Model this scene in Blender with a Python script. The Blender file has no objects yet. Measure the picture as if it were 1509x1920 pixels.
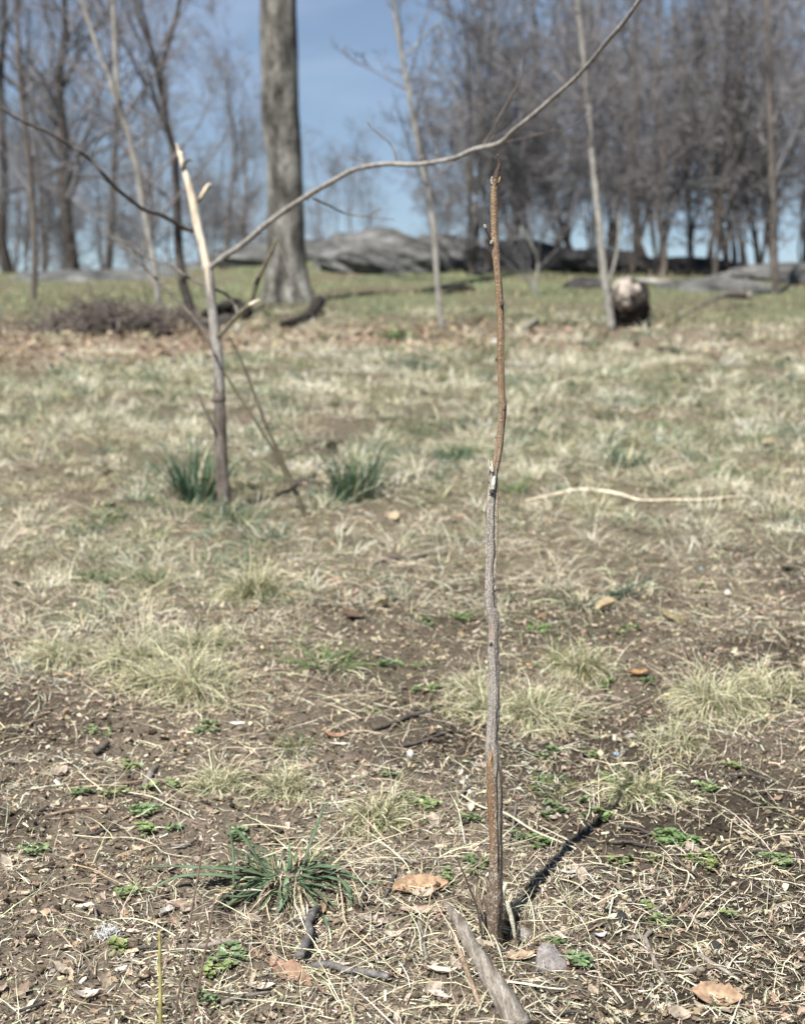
import bpy, math, random
import numpy as np
from mathutils import Vector

# ------------------------------------------------------------------ camera, sky, sun
sc = bpy.context.scene
COL = sc.collection
H_CAM = 0.95
PITCH = math.radians(9.7)
F = 2569.6                      # focal length in photo pixels (50 mm lens)
CX, CY = 754.5, 960.0

cd = bpy.data.cameras.new('camera')
cam = bpy.data.objects.new('camera', cd)
COL.objects.link(cam)
cam.location = (0, 0, H_CAM)
cam.rotation_euler = (math.radians(90) - PITCH, 0, 0)
cd.sensor_fit = 'VERTICAL'
cd.sensor_height = 50.0 * 1920 / F
cd.lens = 50
cd.clip_start = 0.05
cd.clip_end = 3000
cd.dof.use_dof = True
cd.dof.focus_distance = 1.99
cd.dof.aperture_fstop = 4.8
cd.dof.aperture_blades = 9
sc.camera = cam

SUN_EL = math.radians(54)
SH = np.array([0.47, 0.88]); SH = SH / np.linalg.norm(SH)      # way the shadows fall
world = bpy.data.worlds.new("World")
sc.world = world
world.use_nodes = True
wn, wl = world.node_tree.nodes, world.node_tree.links
bg = wn['Background']
sky = wn.new('ShaderNodeTexSky')
sky.sky_type = 'NISHITA'
sky.sun_disc = False
sky.sun_elevation = SUN_EL
sky.sun_rotation = math.atan2(-SH[0], -SH[1])
sky.air_density = 1.0
sky.dust_density = 0.2
sky.ozone_density = 2.2
tc = wn.new('ShaderNodeTexCoord')
lift = wn.new('ShaderNodeVectorMath'); lift.operation = 'ADD'; lift.inputs[1].default_value = (0, 0, 0.075)
nrm = wn.new('ShaderNodeVectorMath'); nrm.operation = 'NORMALIZE'
wl.new(tc.outputs['Generated'], lift.inputs[0]); wl.new(lift.outputs[0], nrm.inputs[0]); wl.new(nrm.outputs[0], sky.inputs['Vector'])
mp = wn.new('ShaderNodeMapping'); mp.inputs['Scale'].default_value = (1.8, 1.8, 4.5)
mp.inputs['Rotation'].default_value = (0.1, 0.35, 0.4)
nz = wn.new('ShaderNodeTexNoise'); nz.inputs['Scale'].default_value = 2.2
nz.inputs['Detail'].default_value = 7; nz.inputs['Roughness'].default_value = 0.55
nz.inputs['Distortion'].default_value = 0.6
rp = wn.new('ShaderNodeValToRGB')
rp.color_ramp.elements[0].position = 0.5; rp.color_ramp.elements[0].color = (0.11, 0.11, 0.11, 1)
rp.color_ramp.elements[1].position = 0.78; rp.color_ramp.elements[1].color = (0.36, 0.36, 0.36, 1)
mx = wn.new('ShaderNodeMix'); mx.data_type = 'RGBA'
mx.inputs['B'].default_value = (7.4, 8.6, 11.0, 1)
wl.new(tc.outputs['Generated'], mp.inputs['Vector']); wl.new(mp.outputs['Vector'], nz.inputs['Vector'])
wl.new(nz.outputs['Fac'], rp.inputs['Fac']); wl.new(rp.outputs['Color'], mx.inputs['Factor'])
wl.new(sky.outputs['Color'], mx.inputs['A']); wl.new(mx.outputs['Result'], bg.inputs['Color'])
bg.inputs['Strength'].default_value = 0.054

sd = bpy.data.lights.new('sun', 'SUN')
sun = bpy.data.objects.new('sun', sd)
COL.objects.link(sun)
sd.energy = 5.0
sd.angle = math.radians(0.55)
sd.color = (1.0, 0.97, 0.915)
Ld = Vector((SH[0] * math.cos(SUN_EL), SH[1] * math.cos(SUN_EL), -math.sin(SUN_EL)))
sun.rotation_euler = Ld.to_track_quat('-Z', 'Y').to_euler()
sun.location = (-4, -8, 12)
vs = sc.view_settings
vs.view_transform = 'Standard'; vs.look = 'None'; vs.gamma = 1; vs.exposure = 0.88
vs.use_curve_mapping = False
sc.render.engine = 'CYCLES'
sc.cycles.max_bounces = 6
sc.cycles.transparent_max_bounces = 4

# ------------------------------------------------------------------ noise and ground height
def _hash(ix, iy, seed):
    with np.errstate(over='ignore'):
        n = (ix.astype(np.int64) * 374761393 + iy.astype(np.int64) * 668265263 + seed * 1442695041) & 0xFFFFFFFF
        n = ((n ^ (n >> 13)) * 1274126177) & 0xFFFFFFFF
        n = n ^ (n >> 16)
    return (n & 0xFFFFFF) / float(0xFFFFFF)

def vnoise(x, y, seed=0):
    x = np.asarray(x, float); y = np.asarray(y, float)
    ix = np.floor(x); iy = np.floor(y)
    fx = x - ix; fy = y - iy
    fx = fx * fx * (3 - 2 * fx); fy = fy * fy * (3 - 2 * fy)
    a = _hash(ix, iy, seed); b = _hash(ix + 1, iy, seed)
    c = _hash(ix, iy + 1, seed); d = _hash(ix + 1, iy + 1, seed)
    return (a + (b - a) * fx) * (1 - fy) + (c + (d - c) * fx) * fy

def fbm(x, y, seed=0, octv=3):
    s = 0; a = 0.5; t = 0
    for o in range(octv):
        s = s + a * vnoise(np.asarray(x) * 2 ** o, np.asarray(y) * 2 ** o, seed + o * 17)
        t += a; a *= 0.5
    return s / t

def sstep(a, b, x):
    t = np.clip((np.asarray(x, float) - a) / (b - a), 0, 1)
    return t * t * (3 - 2 * t)

SL = 0.038
CREST = 33.0
def gz(x, y, fine=True):
    x = np.asarray(x, float); y = np.asarray(y, float)
    u = y - 2.2
    b = SL * np.where(u > 6, u, 0.5 * (u + np.sqrt(u * u + 0.4)) - 0.016)
    # past the crest the hill falls away
    v = y - CREST
    b = b - 0.5 * (v + np.sqrt(v * v + 16)) * 0.085 + 0.005
    b = np.maximum(b, -5.0 + 0.0 * b)
    r = np.sqrt(x * x + y * y)
    big = sstep(6, 20, r)
    b = b + (fbm(x * 0.9 + 5, y * 0.9, 3, 3) - .5) * (0.045 + 0.10 * big) * sstep(0.8, 2.5, r)
    b = b + .42 * np.exp(-((x + .4) / 3.2) ** 2) * sstep(21, 31, y)
    b = b + (fbm(x * .13, y * .13, 9, 2) - .5) * 0.7 * sstep(9, 26, r)
    b = b + (fbm(x * 6.5, y * 6.5, 21, 3) - .5) * 0.034
    b = b - .045 * np.exp(-(((x - .163) / .034) ** 2 + ((y - 1.905) / .05) ** 2))
    b = b - .034 * np.exp(-(((x + .185) / .085) ** 2 + ((y - 1.985) / .038) ** 2))
    b = b + .022 * np.exp(-(((x + .185) / .11) ** 2 + ((y - 2.085) / .05) ** 2))
    if fine:
        near = 1 - sstep(4, 8, r)
        f = fbm(x * 38, y * 38, 41, 4)
        b = b + (f - .5) * 0.019 * near
    return b

cosp, sinp = math.cos(PITCH), math.sin(PITCH)
def ray(px, py):
    u = (px - CX) / F; w = (CY - py) / F
    return np.array([u, cosp + w * sinp, -sinp + w * cosp])

def atY(px, py, Y):
    d = ray(px, py); t = Y / d[1]
    return np.array([0, 0, H_CAM]) + d * t

def depth(p):
    return p[1] * cosp - (p[2] - H_CAM) * sinp

_ts = np.concatenate([np.linspace(0.8, 8, 1400), np.linspace(8.01, 60, 1600)])
def G(px, py):
    d = ray(px, py)
    X = d[0] * _ts; Y = d[1] * _ts; Z = H_CAM + d[2] * _ts
    below = Z < gz(X, Y)
    if below.any():
        k = int(np.argmax(below))
        return np.array([X[k], Y[k], float(gz(X[k], Y[k]))])
    Yc = 30.0; p = d * (Yc / d[1])
    return np.array([p[0], Yc, float(gz(p[0], Yc))])

# ------------------------------------------------------------------ object helpers
def tag(o, label=None, cat=None, group=None, kind=None):
    if label: o['label'] = label
    if cat: o['category'] = cat
    if group: o['group'] = group
    if kind: o['kind'] = kind
    return o

def empty(name, loc, label=None, cat=None, group=None):
    o = bpy.data.objects.new(name, None)
    o.empty_display_size = 0.05
    COL.objects.link(o); o.location = tuple(float(v) for v in loc)
    return tag(o, label, cat, group)

def mesh_data(name, V, Fs, col=None, smooth=True):
    me = bpy.data.meshes.new(name)
    V = np.asarray(V, np.float32)
    if not isinstance(Fs, list): Fs = [Fs]
    Fs = [np.asarray(f, np.int32) for f in Fs if len(f)]
    me.vertices.add(len(V)); me.vertices.foreach_set('co', V.ravel())
    nl = sum(f.size for f in Fs); npoly = sum(len(f) for f in Fs)
    me.loops.add(nl); me.polygons.add(npoly)
    me.loops.foreach_set('vertex_index', np.concatenate([f.ravel() for f in Fs]))
    starts = []; o = 0
    for f in Fs:
        k = f.shape[1]
        starts.append(o + np.arange(len(f)) * k); o += f.size
    me.polygons.foreach_set('loop_start', np.concatenate(starts).astype(np.int32))
    me.polygons.foreach_set('use_smooth', np.full(npoly, smooth, bool))
    me.update(calc_edges=True)
    if col is not None:
        at = me.color_attributes.new('Col', 'FLOAT_COLOR', 'POINT')
        c = np.ones((len(V), 4), np.float32); c[:, :3] = col
        at.data.foreach_set('color', c.ravel())
    return me

def obj(name, V, Fs, mat, parent=None, col=None, smooth=True, loc=None):
    """V in world space; the mesh is stored relative to its parent's (or its own) base point"""
    V = np.asarray(V, float)
    if parent is not None: base = np.array(parent.matrix_world.translation) if False else np.array(origin_of(parent))
    elif loc is not None: base = np.asarray(loc, float)
    else: base = np.zeros(3)
    me = mesh_data(name, V - base, Fs, col, smooth)
    me.materials.append(mat)
    o = bpy.data.objects.new(name, me); COL.objects.link(o)
    if parent is not None: o.parent = parent
    else: o.location = tuple(base)
    return o

def origin_of(o):
    p = np.array(o.location)
    while o.parent is not None:
        o = o.parent; p = p + np.array(o.location)
    return p

# ------------------------------------------------------------------ shape builders
def norm(a):
    return a / np.maximum(np.linalg.norm(a, axis=-1, keepdims=True), 1e-9)

def tubes(P, R, sides):
    """many tubes at once: P (N,K,3), R (N,K)"""
    N, K, _ = P.shape
    T = norm(np.gradient(P, axis=1))
    m = norm(P[:, -1] - P[:, 0])
    ref = np.where(np.abs(m[:, 2:3]) > 0.8, np.array([[0, 1., 0]]), np.array([[0, 0, 1.]]))
    n = norm(np.cross(ref[:, None, :], T)); b = np.cross(T, n)
    a = np.linspace(0, 2 * np.pi, sides, endpoint=False)
    V = P[:, :, None, :] + R[:, :, None, None] * (np.cos(a)[:, None] * n[:, :, None, :] + np.sin(a)[:, None] * b[:, :, None, :])
    V = V.reshape(-1, 3)
    i = np.arange(N)[:, None, None] * K * sides + np.arange(K - 1)[None, :, None] * sides
    j = np.arange(sides)[None, None, :]; j2 = (j + 1) % sides
    Fq = np.stack([i + j, i + j2, i + sides + j2, i + sides + j], -1).reshape(-1, 4)
    return V, Fq

def spline(pts, n):
    """Catmull-Rom through rows of any width"""
    p = np.asarray(pts, float)
    if len(p) < 3:
        t = np.linspace(0, 1, n)[:, None]
        return p[0] * (1 - t) + p[-1] * t
    p = np.vstack([2 * p[0] - p[1], p, 2 * p[-1] - p[-2]])
    m = len(p) - 3
    seg = np.linalg.norm(np.diff(p[1:-1, :min(3, p.shape[1])], axis=0), axis=1)
    cum = np.concatenate([[0], np.cumsum(seg)]); s = np.linspace(0, cum[-1], n)
    out = []
    for v in s:
        k = min(int(np.searchsorted(cum, v, 'right')) - 1, m - 1)
        t = (v - cum[k]) / max(seg[k], 1e-9)
        a, b, c, d = p[k], p[k + 1], p[k + 2], p[k + 3]
        out.append(0.5 * ((2 * b) + (-a + c) * t + (2 * a - 5 * b + 4 * c - d) * t * t + (-a + 3 * b - 3 * c + d) * t ** 3))
    return np.array(out)

def rough_tube(P, R, sides=12, amp=0.08, ridge=0.05, freq=4, seed=0, mult=None, flat=1.0):
    K = len(P)
    P = np.asarray(P, float); R = np.maximum(np.asarray(R, float), 1e-4)
    T = norm(np.gradient(P, axis=0)); m = norm(P[-1] - P[0])
    ref = np.array([0, 1., 0]) if abs(m[2]) > .8 else np.array([0, 0, 1.])
    n = norm(np.cross(ref[None], T)); b = np.cross(T, n)
    a = np.linspace(0, 2 * np.pi, sides, endpoint=False)
    L = np.concatenate([[0], np.cumsum(np.linalg.norm(np.diff(P, axis=0), axis=1))])
    rm = R.mean()
    A, S = np.meshgrid(a, L / rm)
    ang = A / (2 * np.pi)
    per = max(3, int(freq))
    n1 = fbm(np.abs(ang - .5) * 2 * per, S * 0.35, seed + 1, 3) - .5
    n2 = fbm(np.cos(A) * 1.3 + 7, S * 0.25 + np.sin(A) * 1.3, seed + 5, 3) - .5
    n3 = fbm(np.cos(A) * 5 + 7, S * 0.06 + np.sin(A) * 5, seed + 9, 2) - .5
    r = R[:, None] * (1 + 2 * amp * n2 + 2 * ridge * n3 + amp * n1)
    if mult is not None: r = r * mult(A, np.linspace(0, 1, K)[:, None] + 0 * A)
    V = P[:, None] + r[..., None] * (np.cos(A)[..., None] * n[:, None] + flat * np.sin(A)[..., None] * b[:, None])
    V = V.reshape(-1, 3)
    i = (np.arange(K - 1) * sides)[:, None]; j = np.arange(sides)[None]; j2 = (j + 1) % sides
    Fq = np.stack([i + j, i + j2, i + sides + j2, i + sides + j], -1).reshape(-1, 4)
    V = np.vstack([V, P[0] - T[0] * R[0] * .15, P[-1] + T[-1] * R[-1] * .25])
    c0, c1 = len(V) - 2, len(V) - 1
    j = np.arange(sides); j2 = (j + 1) % sides
    F3 = np.vstack([np.stack([j2, j, 0 * j + c0], -1), np.stack([(K - 1) * sides + j, (K - 1) * sides + j2, 0 * j + c1], -1)])
    return V, [Fq, F3], (A, S)

def px_curve(pts, Y, n):
    """pts (px,py,width_px) at world depth Y (number or one per point) -> P, R"""
    Ys = [Y] * len(pts) if np.isscalar(Y) else Y
    rows = []
    for (px, py, w), y in zip(pts, Ys):
        p = atY(px, py, y)
        rows.append([*p, w * depth(p) / F / 2])
    s = spline(rows, n)
    return s[:, :3], np.maximum(s[:, 3], 2e-4)

def ground_curve(pts, n, lift=0.7, hover=0.0):
    rows = []
    for q in pts:
        p = G(q[0], q[1]); r = q[2] * depth(p) / F / 2
        h = q[3] if len(q) > 3 else 0
        rows.append([p[0], p[1], 0, r, h])
    s = spline(rows, n)
    z = gz(s[:, 0], s[:, 1])
    zp = np.pad(z, 4, mode='edge'); zm = np.max([zp[i_:i_ + len(z)] for i_ in range(9)], axis=0)
    k = np.ones(9) / 9
    zz = np.convolve(np.pad(zm, 4, mode='edge'), k, 'valid') + .0015
    P = np.stack([s[:, 0], s[:, 1], zz + np.abs(s[:, 3]) * lift + hover + s[:, 4]], 1)
    return P, np.maximum(s[:, 3], 2e-4)

def blob(center, radii, seed=0, amp=0.25, freq=1.5, sub=4, rotz=0, strata=0.0, tilt=0.0):
    import bmesh
    bm = bmesh.new(); bmesh.ops.create_icosphere(bm, subdivisions=sub, radius=1)
    V = np.array([v.co[:] for v in bm.verts]); Fc = np.array([[v.index for v in f.verts] for f in bm.faces]); bm.free()
    x, y, z = V.T
    d = (fbm(x * freq + 3 + z * freq * .7, y * freq + 8 - z * freq * .7, seed, 4) - .5) * 2 * amp
    d += (fbm(z * freq * 2 + 31 + x, (x + y) * freq * 2 + 8, seed + 7, 3) - .5) * amp
    if strata: d += strata * (np.abs(((z + .35 * x) * 3.2 + fbm(x * 3, y * 3, seed + 3, 2)) % 1 - .5) - .25)
    V = V * (1 + d)[:, None] * np.asarray(radii)
    if tilt:
        c, s = math.cos(tilt), math.sin(tilt); V = V @ np.array([[c, 0, s], [0, 1, 0], [-s, 0, c]]).T
    c, s = math.cos(rotz), math.sin(rotz); V = V @ np.array([[c, -s, 0], [s, c, 0], [0, 0, 1]]).T
    return V + np.asarray(center), Fc

def jitcol(rng, base, n, v=0.25, hue=0.06):
    base = np.asarray(base, float)
    c = base[None] * (1 + rng.normal(0, v, (n, 1)))
    c = c * (1 + rng.normal(0, hue, (n, 3)))
    if base[0] > base[1]: c = c * np.array([.98, 1.005, .92])
    return np.clip(c, 0.008, 0.85)

def blades(rng, root, az, el, L, W, bend, curl, K=5, ground=True, jit=0.0, minlift=0.002):
    """curved grass ribbons. el: start elevation, bend: total change of elevation, curl: total change of azimuth"""
    N = len(root)
    P = np.zeros((N, K, 3)); P[:, 0] = root
    seg = L / (K - 1)
    for k in range(1, K):
        t = (k - .5) / (K - 1)
        if k == 1: ja = 0; je = 0
        if jit: ja = ja + rng.normal(0, jit, N); je = je + rng.normal(0, jit * .6, N)
        e = el + bend * t + je; a = az + curl * t + ja
        P[:, k, 0] = P[:, k - 1, 0] + seg * np.cos(e) * np.cos(a)
        P[:, k, 1] = P[:, k - 1, 1] + seg * np.cos(e) * np.sin(a)
        P[:, k, 2] = P[:, k - 1, 2] + seg * np.sin(e)
        if ground:
            g = gz(P[:, k, 0], P[:, k, 1]) + minlift + rng.random(N) * 0.008
            P[:, k, 2] = np.maximum(P[:, k, 2], g)
    side = np.stack([-np.sin(az), np.cos(az), 0 * az], 1)
    tw = rng.normal(0, .5, N)
    side = norm(side + np.stack([0 * tw, 0 * tw, tw], 1))
    prof = np.array([(0.75 + 0.25 * math.sin(math.pi * min(1, k / (K - 1) * 1.6))) * (1 - (k / (K - 1)) ** 3 * .9) for k in range(K)])
    off = side[:, None, :] * (W[:, None] * prof[None] * .5)[..., None]
    V = np.stack([P - off, P + off], 2).reshape(-1, 3)
    i = np.arange(N)[:, None] * 2 * K + np.arange(K - 1)[None] * 2
    Fq = np.stack([i, i + 1, i + 3, i + 2], -1).reshape(-1, 4)
    return V, Fq

# ------------------------------------------------------------------ materials
def new_mat(name):
    m = bpy.data.materials.new(name); m.use_nodes = True
    return m, m.node_tree.nodes, m.node_tree.links, m.node_tree.nodes['Principled BSDF']

def attr_mat(name, rough=0.75, translucent=0.0, nscale=60, nvar=0.35, bump=0.0, spec=0.25):
    m, N, L, b = new_mat(name)
    a = N.new('ShaderNodeAttribute'); a.attribute_name = 'Col'
    g = N.new('ShaderNodeNewGeometry')
    n = N.new('ShaderNodeTexNoise'); n.inputs['Scale'].default_value = nscale; n.inputs['Detail'].default_value = 4
    L.new(g.outputs['Position'], n.inputs['Vector'])
    mr = N.new('ShaderNodeMapRange'); mr.inputs['From Min'].default_value = .3; mr.inputs['From Max'].default_value = .7
    mr.inputs['To Min'].default_value = 1 - nvar; mr.inputs['To Max'].default_value = 1 + nvar
    L.new(n.outputs['Fac'], mr.inputs['Value'])
    v = N.new('ShaderNodeVectorMath'); v.operation = 'SCALE'
    L.new(a.outputs['Color'], v.inputs[0]); L.new(mr.outputs['Result'], v.inputs['Scale'])
    L.new(v.outputs['Vector'], b.inputs['Base Color'])
    b.inputs['Roughness'].default_value = rough; b.inputs['Specular IOR Level'].default_value = spec
    if bump:
        bp = N.new('ShaderNodeBump'); bp.inputs['Strength'].default_value = bump; bp.inputs['Distance'].default_value = .002
        L.new(n.outputs['Fac'], bp.inputs['Height']); L.new(bp.outputs['Normal'], b.inputs['Normal'])
    if translucent:
        t = N.new('ShaderNodeBsdfTranslucent'); mxs = N.new('ShaderNodeMixShader')
        mxs.inputs['Fac'].default_value = translucent
        L.new(v.outputs['Vector'], t.inputs['Color']); L.new(b.outputs[0], mxs.inputs[1]); L.new(t.outputs[0], mxs.inputs[2])
        L.new(mxs.outputs[0], N['Material Output'].inputs['Surface'])
    return m

def noise_mat(name, cols, scale=8, stretch=(1, 1, 1), rough=0.85, bump=0.5, dist=0.01, detail=8, spec=0.2, pos=(.3, .5, .7), fine=6.0, obj_coords=True):
    m, N, L, b = new_mat(name)
    t = N.new('ShaderNodeTexCoord'); mpn = N.new('ShaderNodeMapping'); mpn.inputs['Scale'].default_value = stretch
    L.new(t.outputs['Object'], mpn.inputs['Vector'])
    n = N.new('ShaderNodeTexNoise'); n.inputs['Scale'].default_value = scale; n.inputs['Detail'].default_value = detail
    n.inputs['Roughness'].default_value = .62
    n2 = N.new('ShaderNodeTexNoise'); n2.inputs['Scale'].default_value = scale * fine; n2.inputs['Detail'].default_value = 4
    L.new(mpn.outputs[0], n.inputs['Vector']); L.new(mpn.outputs[0], n2.inputs['Vector'])
    r = N.new('ShaderNodeValToRGB'); e = r.color_ramp.elements
    e[0].position = pos[0]; e[0].color = (*cols[0], 1); e[1].position = pos[-1]; e[1].color = (*cols[-1], 1)
    if len(cols) == 3:
        k = e.new(pos[1]); k.color = (*cols[1], 1)
    L.new(n.outputs['Fac'], r.inputs['Fac'])
    mr = N.new('ShaderNodeMapRange'); mr.inputs['From Min'].default_value = .35; mr.inputs['From Max'].default_value = .65
    mr.inputs['To Min'].default_value = .7; mr.inputs['To Max'].default_value = 1.25
    L.new(n2.outputs['Fac'], mr.inputs['Value'])
    v = N.new('ShaderNodeVectorMath'); v.operation = 'SCALE'
    L.new(r.outputs['Color'], v.inputs[0]); L.new(mr.outputs['Result'], v.inputs['Scale'])
    L.new(v.outputs[0], b.inputs['Base Color'])
    ad = N.new('ShaderNodeMath'); ad.operation = 'ADD'; L.new(n.outputs['Fac'], ad.inputs[0])
    sc2 = N.new('ShaderNodeMath'); sc2.operation = 'MULTIPLY'; sc2.inputs[1].default_value = .35
    L.new(n2.outputs['Fac'], sc2.inputs[0]); L.new(sc2.outputs[0], ad.inputs[1])
    bp = N.new('ShaderNodeBump'); bp.inputs['Strength'].default_value = bump; bp.inputs['Distance'].default_value = dist
    L.new(ad.outputs[0], bp.inputs['Height']); L.new(bp.outputs['Normal'], b.inputs['Normal'])
    b.inputs['Roughness'].default_value = rough; b.inputs['Specular IOR Level'].default_value = spec
    return m

def ground_material():
    m, N, L, b = new_mat('ground_soil')
    g = N.new('ShaderNodeNewGeometry')
    a = N.new('ShaderNodeAttribute'); a.attribute_name = 'Col'
    def noise(s, d=6, r=.6):
        n = N.new('ShaderNodeTexNoise'); n.inputs['Scale'].default_value = s; n.inputs['Detail'].default_value = d
        n.inputs['Roughness'].default_value = r
        L.new(g.outputs['Position'], n.inputs['Vector']); return n
    n1, n2, n3 = noise(140), noise(28), noise(700, 3)
    def mrange(n, lo, hi, f0=.32, f1=.68):
        r = N.new('ShaderNodeMapRange'); r.inputs['From Min'].default_value = f0; r.inputs['From Max'].default_value = f1
        r.inputs['To Min'].default_value = lo; r.inputs['To Max'].default_value = hi
        L.new(n.outputs['Fac'], r.inputs['Value']); return r
    m1, m2 = mrange(n1, .55, 1.55), mrange(n2, .7, 1.3)
    mu = N.new('ShaderNodeMath'); mu.operation = 'MULTIPLY'
    L.new(m1.outputs[0], mu.inputs[0]); L.new(m2.outputs[0], mu.inputs[1])
    v = N.new('ShaderNodeVectorMath'); v.operation = 'SCALE'
    L.new(a.outputs['Color'], v.inputs[0]); L.new(mu.outputs[0], v.inputs['Scale'])
    L.new(v.outputs[0], b.inputs['Base Color'])
    ad = N.new('ShaderNodeMath'); ad.operation = 'MULTIPLY_ADD'; ad.inputs[1].default_value = .4
    L.new(n3.outputs['Fac'], ad.inputs[0]); L.new(n1.outputs['Fac'], ad.inputs[2])
    bp = N.new('ShaderNodeBump'); bp.inputs['Strength'].default_value = .8; bp.inputs['Distance'].default_value = .006
    L.new(ad.outputs[0], bp.inputs['Height']); L.new(bp.outputs[0], b.inputs['Normal'])
    b.inputs['Roughness'].default_value = .95; b.inputs['Specular IOR Level'].default_value = .1
    return m

M = {}
M['ground'] = ground_material()
M['straw'] = attr_mat('dry_straw', .7, .12, 90, .25)
M['grass'] = attr_mat('grass_blade', .55, .3, 50, .25, spec=.3)
M['chip'] = attr_mat('wood_chip', .85, 0, 300, .45, .4)
M['leaf'] = attr_mat('dead_leaf', .65, .15, 120, .35, .5)
M['weed'] = attr_mat('weed_leaf', .5, .25, 200, .2, spec=.35)
M['stem'] = attr_mat('stem_bark', .72, 0, 600, .6, 1.0, spec=.3)
M['crumb'] = attr_mat('soil_crumb', .95, 0, 400, .4, .5, spec=.1)
M['peeled'] = noise_mat('peeled_wood', [(.48, .38, .26), (.68, .58, .44), (.76, .68, .56)], 9, (3, 3, .4), .6, .3, .002)
M['sap_bark'] = noise_mat('sapling_bark_grey', [(.15, .135, .12), (.27, .25, .225), (.36, .335, .30)], 30, (2, 2, .6), .75, .5, .002)
M['sap_brown'] = noise_mat('sapling_bark_brown', [(.055, .045, .038), (.13, .108, .09), (.235, .2, .172)], 28, (2, 2, .6), .8, .6, .003)
M['twig'] = noise_mat('twig_bark', [(.10, .085, .07), (.18, .155, .13), (.27, .24, .205)], 40, (1, 1, 1), .75, .5, .001)
M['twig_dark'] = noise_mat('dark_twig_bark', [(.045, .038, .034), (.085, .072, .062), (.15, .13, .11)], 40, (1, 1, 1), .75, .6, .001)
M['twig_grey'] = noise_mat('grey_twig_bark', [(.06, .055, .052), (.125, .115, .108), (.21, .195, .185)], 60, (1, 1, 1), .7, .6, .001)
M['stalk_brown'] = noise_mat('brown_stalk', [(.09, .06, .045), (.15, .105, .08), (.2, .145, .11)], 60, (1, 1, .5), .6, .3, .0005)
M['stalk_green'] = noise_mat('green_stalk', [(.22, .20, .07), (.32, .29, .11), (.38, .32, .16)], 25, (1, 1, .4), .5, .2, .0005)
M['stalk_olive'] = noise_mat('olive_stalk', [(.07, .06, .04), (.115, .10, .065), (.17, .15, .10)], 25, (1, 1, .4), .6, .3, .0005)
M['weathered'] = noise_mat('weathered_wood', [(.075, .06, .046), (.225, .195, .16), (.40, .362, .312)], 110, (1.0, .12, 1.0), .8, .9, .003, pos=(.28, .5, .68))
M['bark_piece'] = noise_mat('tan_bark', [(.13, .085, .055), (.24, .17, .12), (.36, .27, .2)], 50, (1, .4, 1), .8, .6, .002)
M['stone'] = noise_mat('grey_stone', [(.16, .14, .13), (.235, .21, .195), (.3, .27, .25)], 40, (1, 1, 1), .8, .35, .001)
M['pale_stone'] = noise_mat('pale_stone', [(.36, .34, .30), (.5, .475, .435), (.62, .6, .56)], 60, (1, 1, 1), .7, .3, .001)
M['rock'] = noise_mat('schist_rock', [(.028, .028, .028), (.10, .099, .093), (.2, .197, .187)], 1.6, (1, 1, 2.6), .9, .9, .08, pos=(.3, .5, .72))
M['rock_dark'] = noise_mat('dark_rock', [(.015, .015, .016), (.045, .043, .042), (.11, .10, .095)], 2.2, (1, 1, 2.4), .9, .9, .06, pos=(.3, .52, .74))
M['big_bark'] = noise_mat('tree_bark_grey', [(.03, .027, .023), (.13, .122, .106), (.32, .305, .27)], 3.4, (1.8, 1.8, .6), .9, 1.0, .08, pos=(.36, .5, .64), fine=9)
M['bark_pale'] = noise_mat('tree_bark_pale', [(.15, .14, .12), (.26, .245, .215), (.36, .345, .31)], 5, (1.5, 1.5, .6), .85, .6, .01)
M['bark_mid'] = noise_mat('tree_bark_brown', [(.055, .045, .038), (.11, .093, .08), (.18, .155, .135)], 4, (1.5, 1.5, .6), .9, .6, .01)
M['bark_dark'] = noise_mat('tree_bark_dark', [(.03, .026, .023), (.065, .055, .048), (.11, .095, .082)], 4, (1.5, 1.5, .6), .9, .6, .01)
M['twigs_far'] = noise_mat('twigs_grey_brown', [(.10, .094, .096), (.17, .16, .16), (.25, .235, .235)], 2, (1, 1, 1), .8, .0, .001)
M['log_end'] = noise_mat('rotten_log_end', [(.13, .10, .085), (.33, .285, .24), (.52, .46, .40)], 7, (1, 1, 1), .85, .7, .02)
M['log_dark'] = noise_mat('rotten_log_bark', [(.012, .01, .009), (.03, .024, .02), (.08, .065, .055)], 9, (1, 1, 1), .95, .8, .02)
M['fluff'] = attr_mat('white_fluff', .8, .3, 200, .1)
M['blue'] = noise_mat('blue_plastic', [(.2, .28, .42), (.3, .4, .56)], 80, (1, 1, 1), .4, .2, .0005)

# ------------------------------------------------------------------ ground sheet
def axis(fine_lo, fine_hi, step, far_lo, far_hi, grow=1.035):
    a = list(np.arange(fine_lo, fine_hi, step))
    s = step; v = a[-1]
    up = []
    while v < far_hi:
        s = s * grow; v += s; up.append(v)
    s = step; v = fine_lo; dn = []
    while v > far_lo:
        s = s * grow; v -= s; dn.append(v)
    return np.array(dn[::-1] + a + up)

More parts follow.
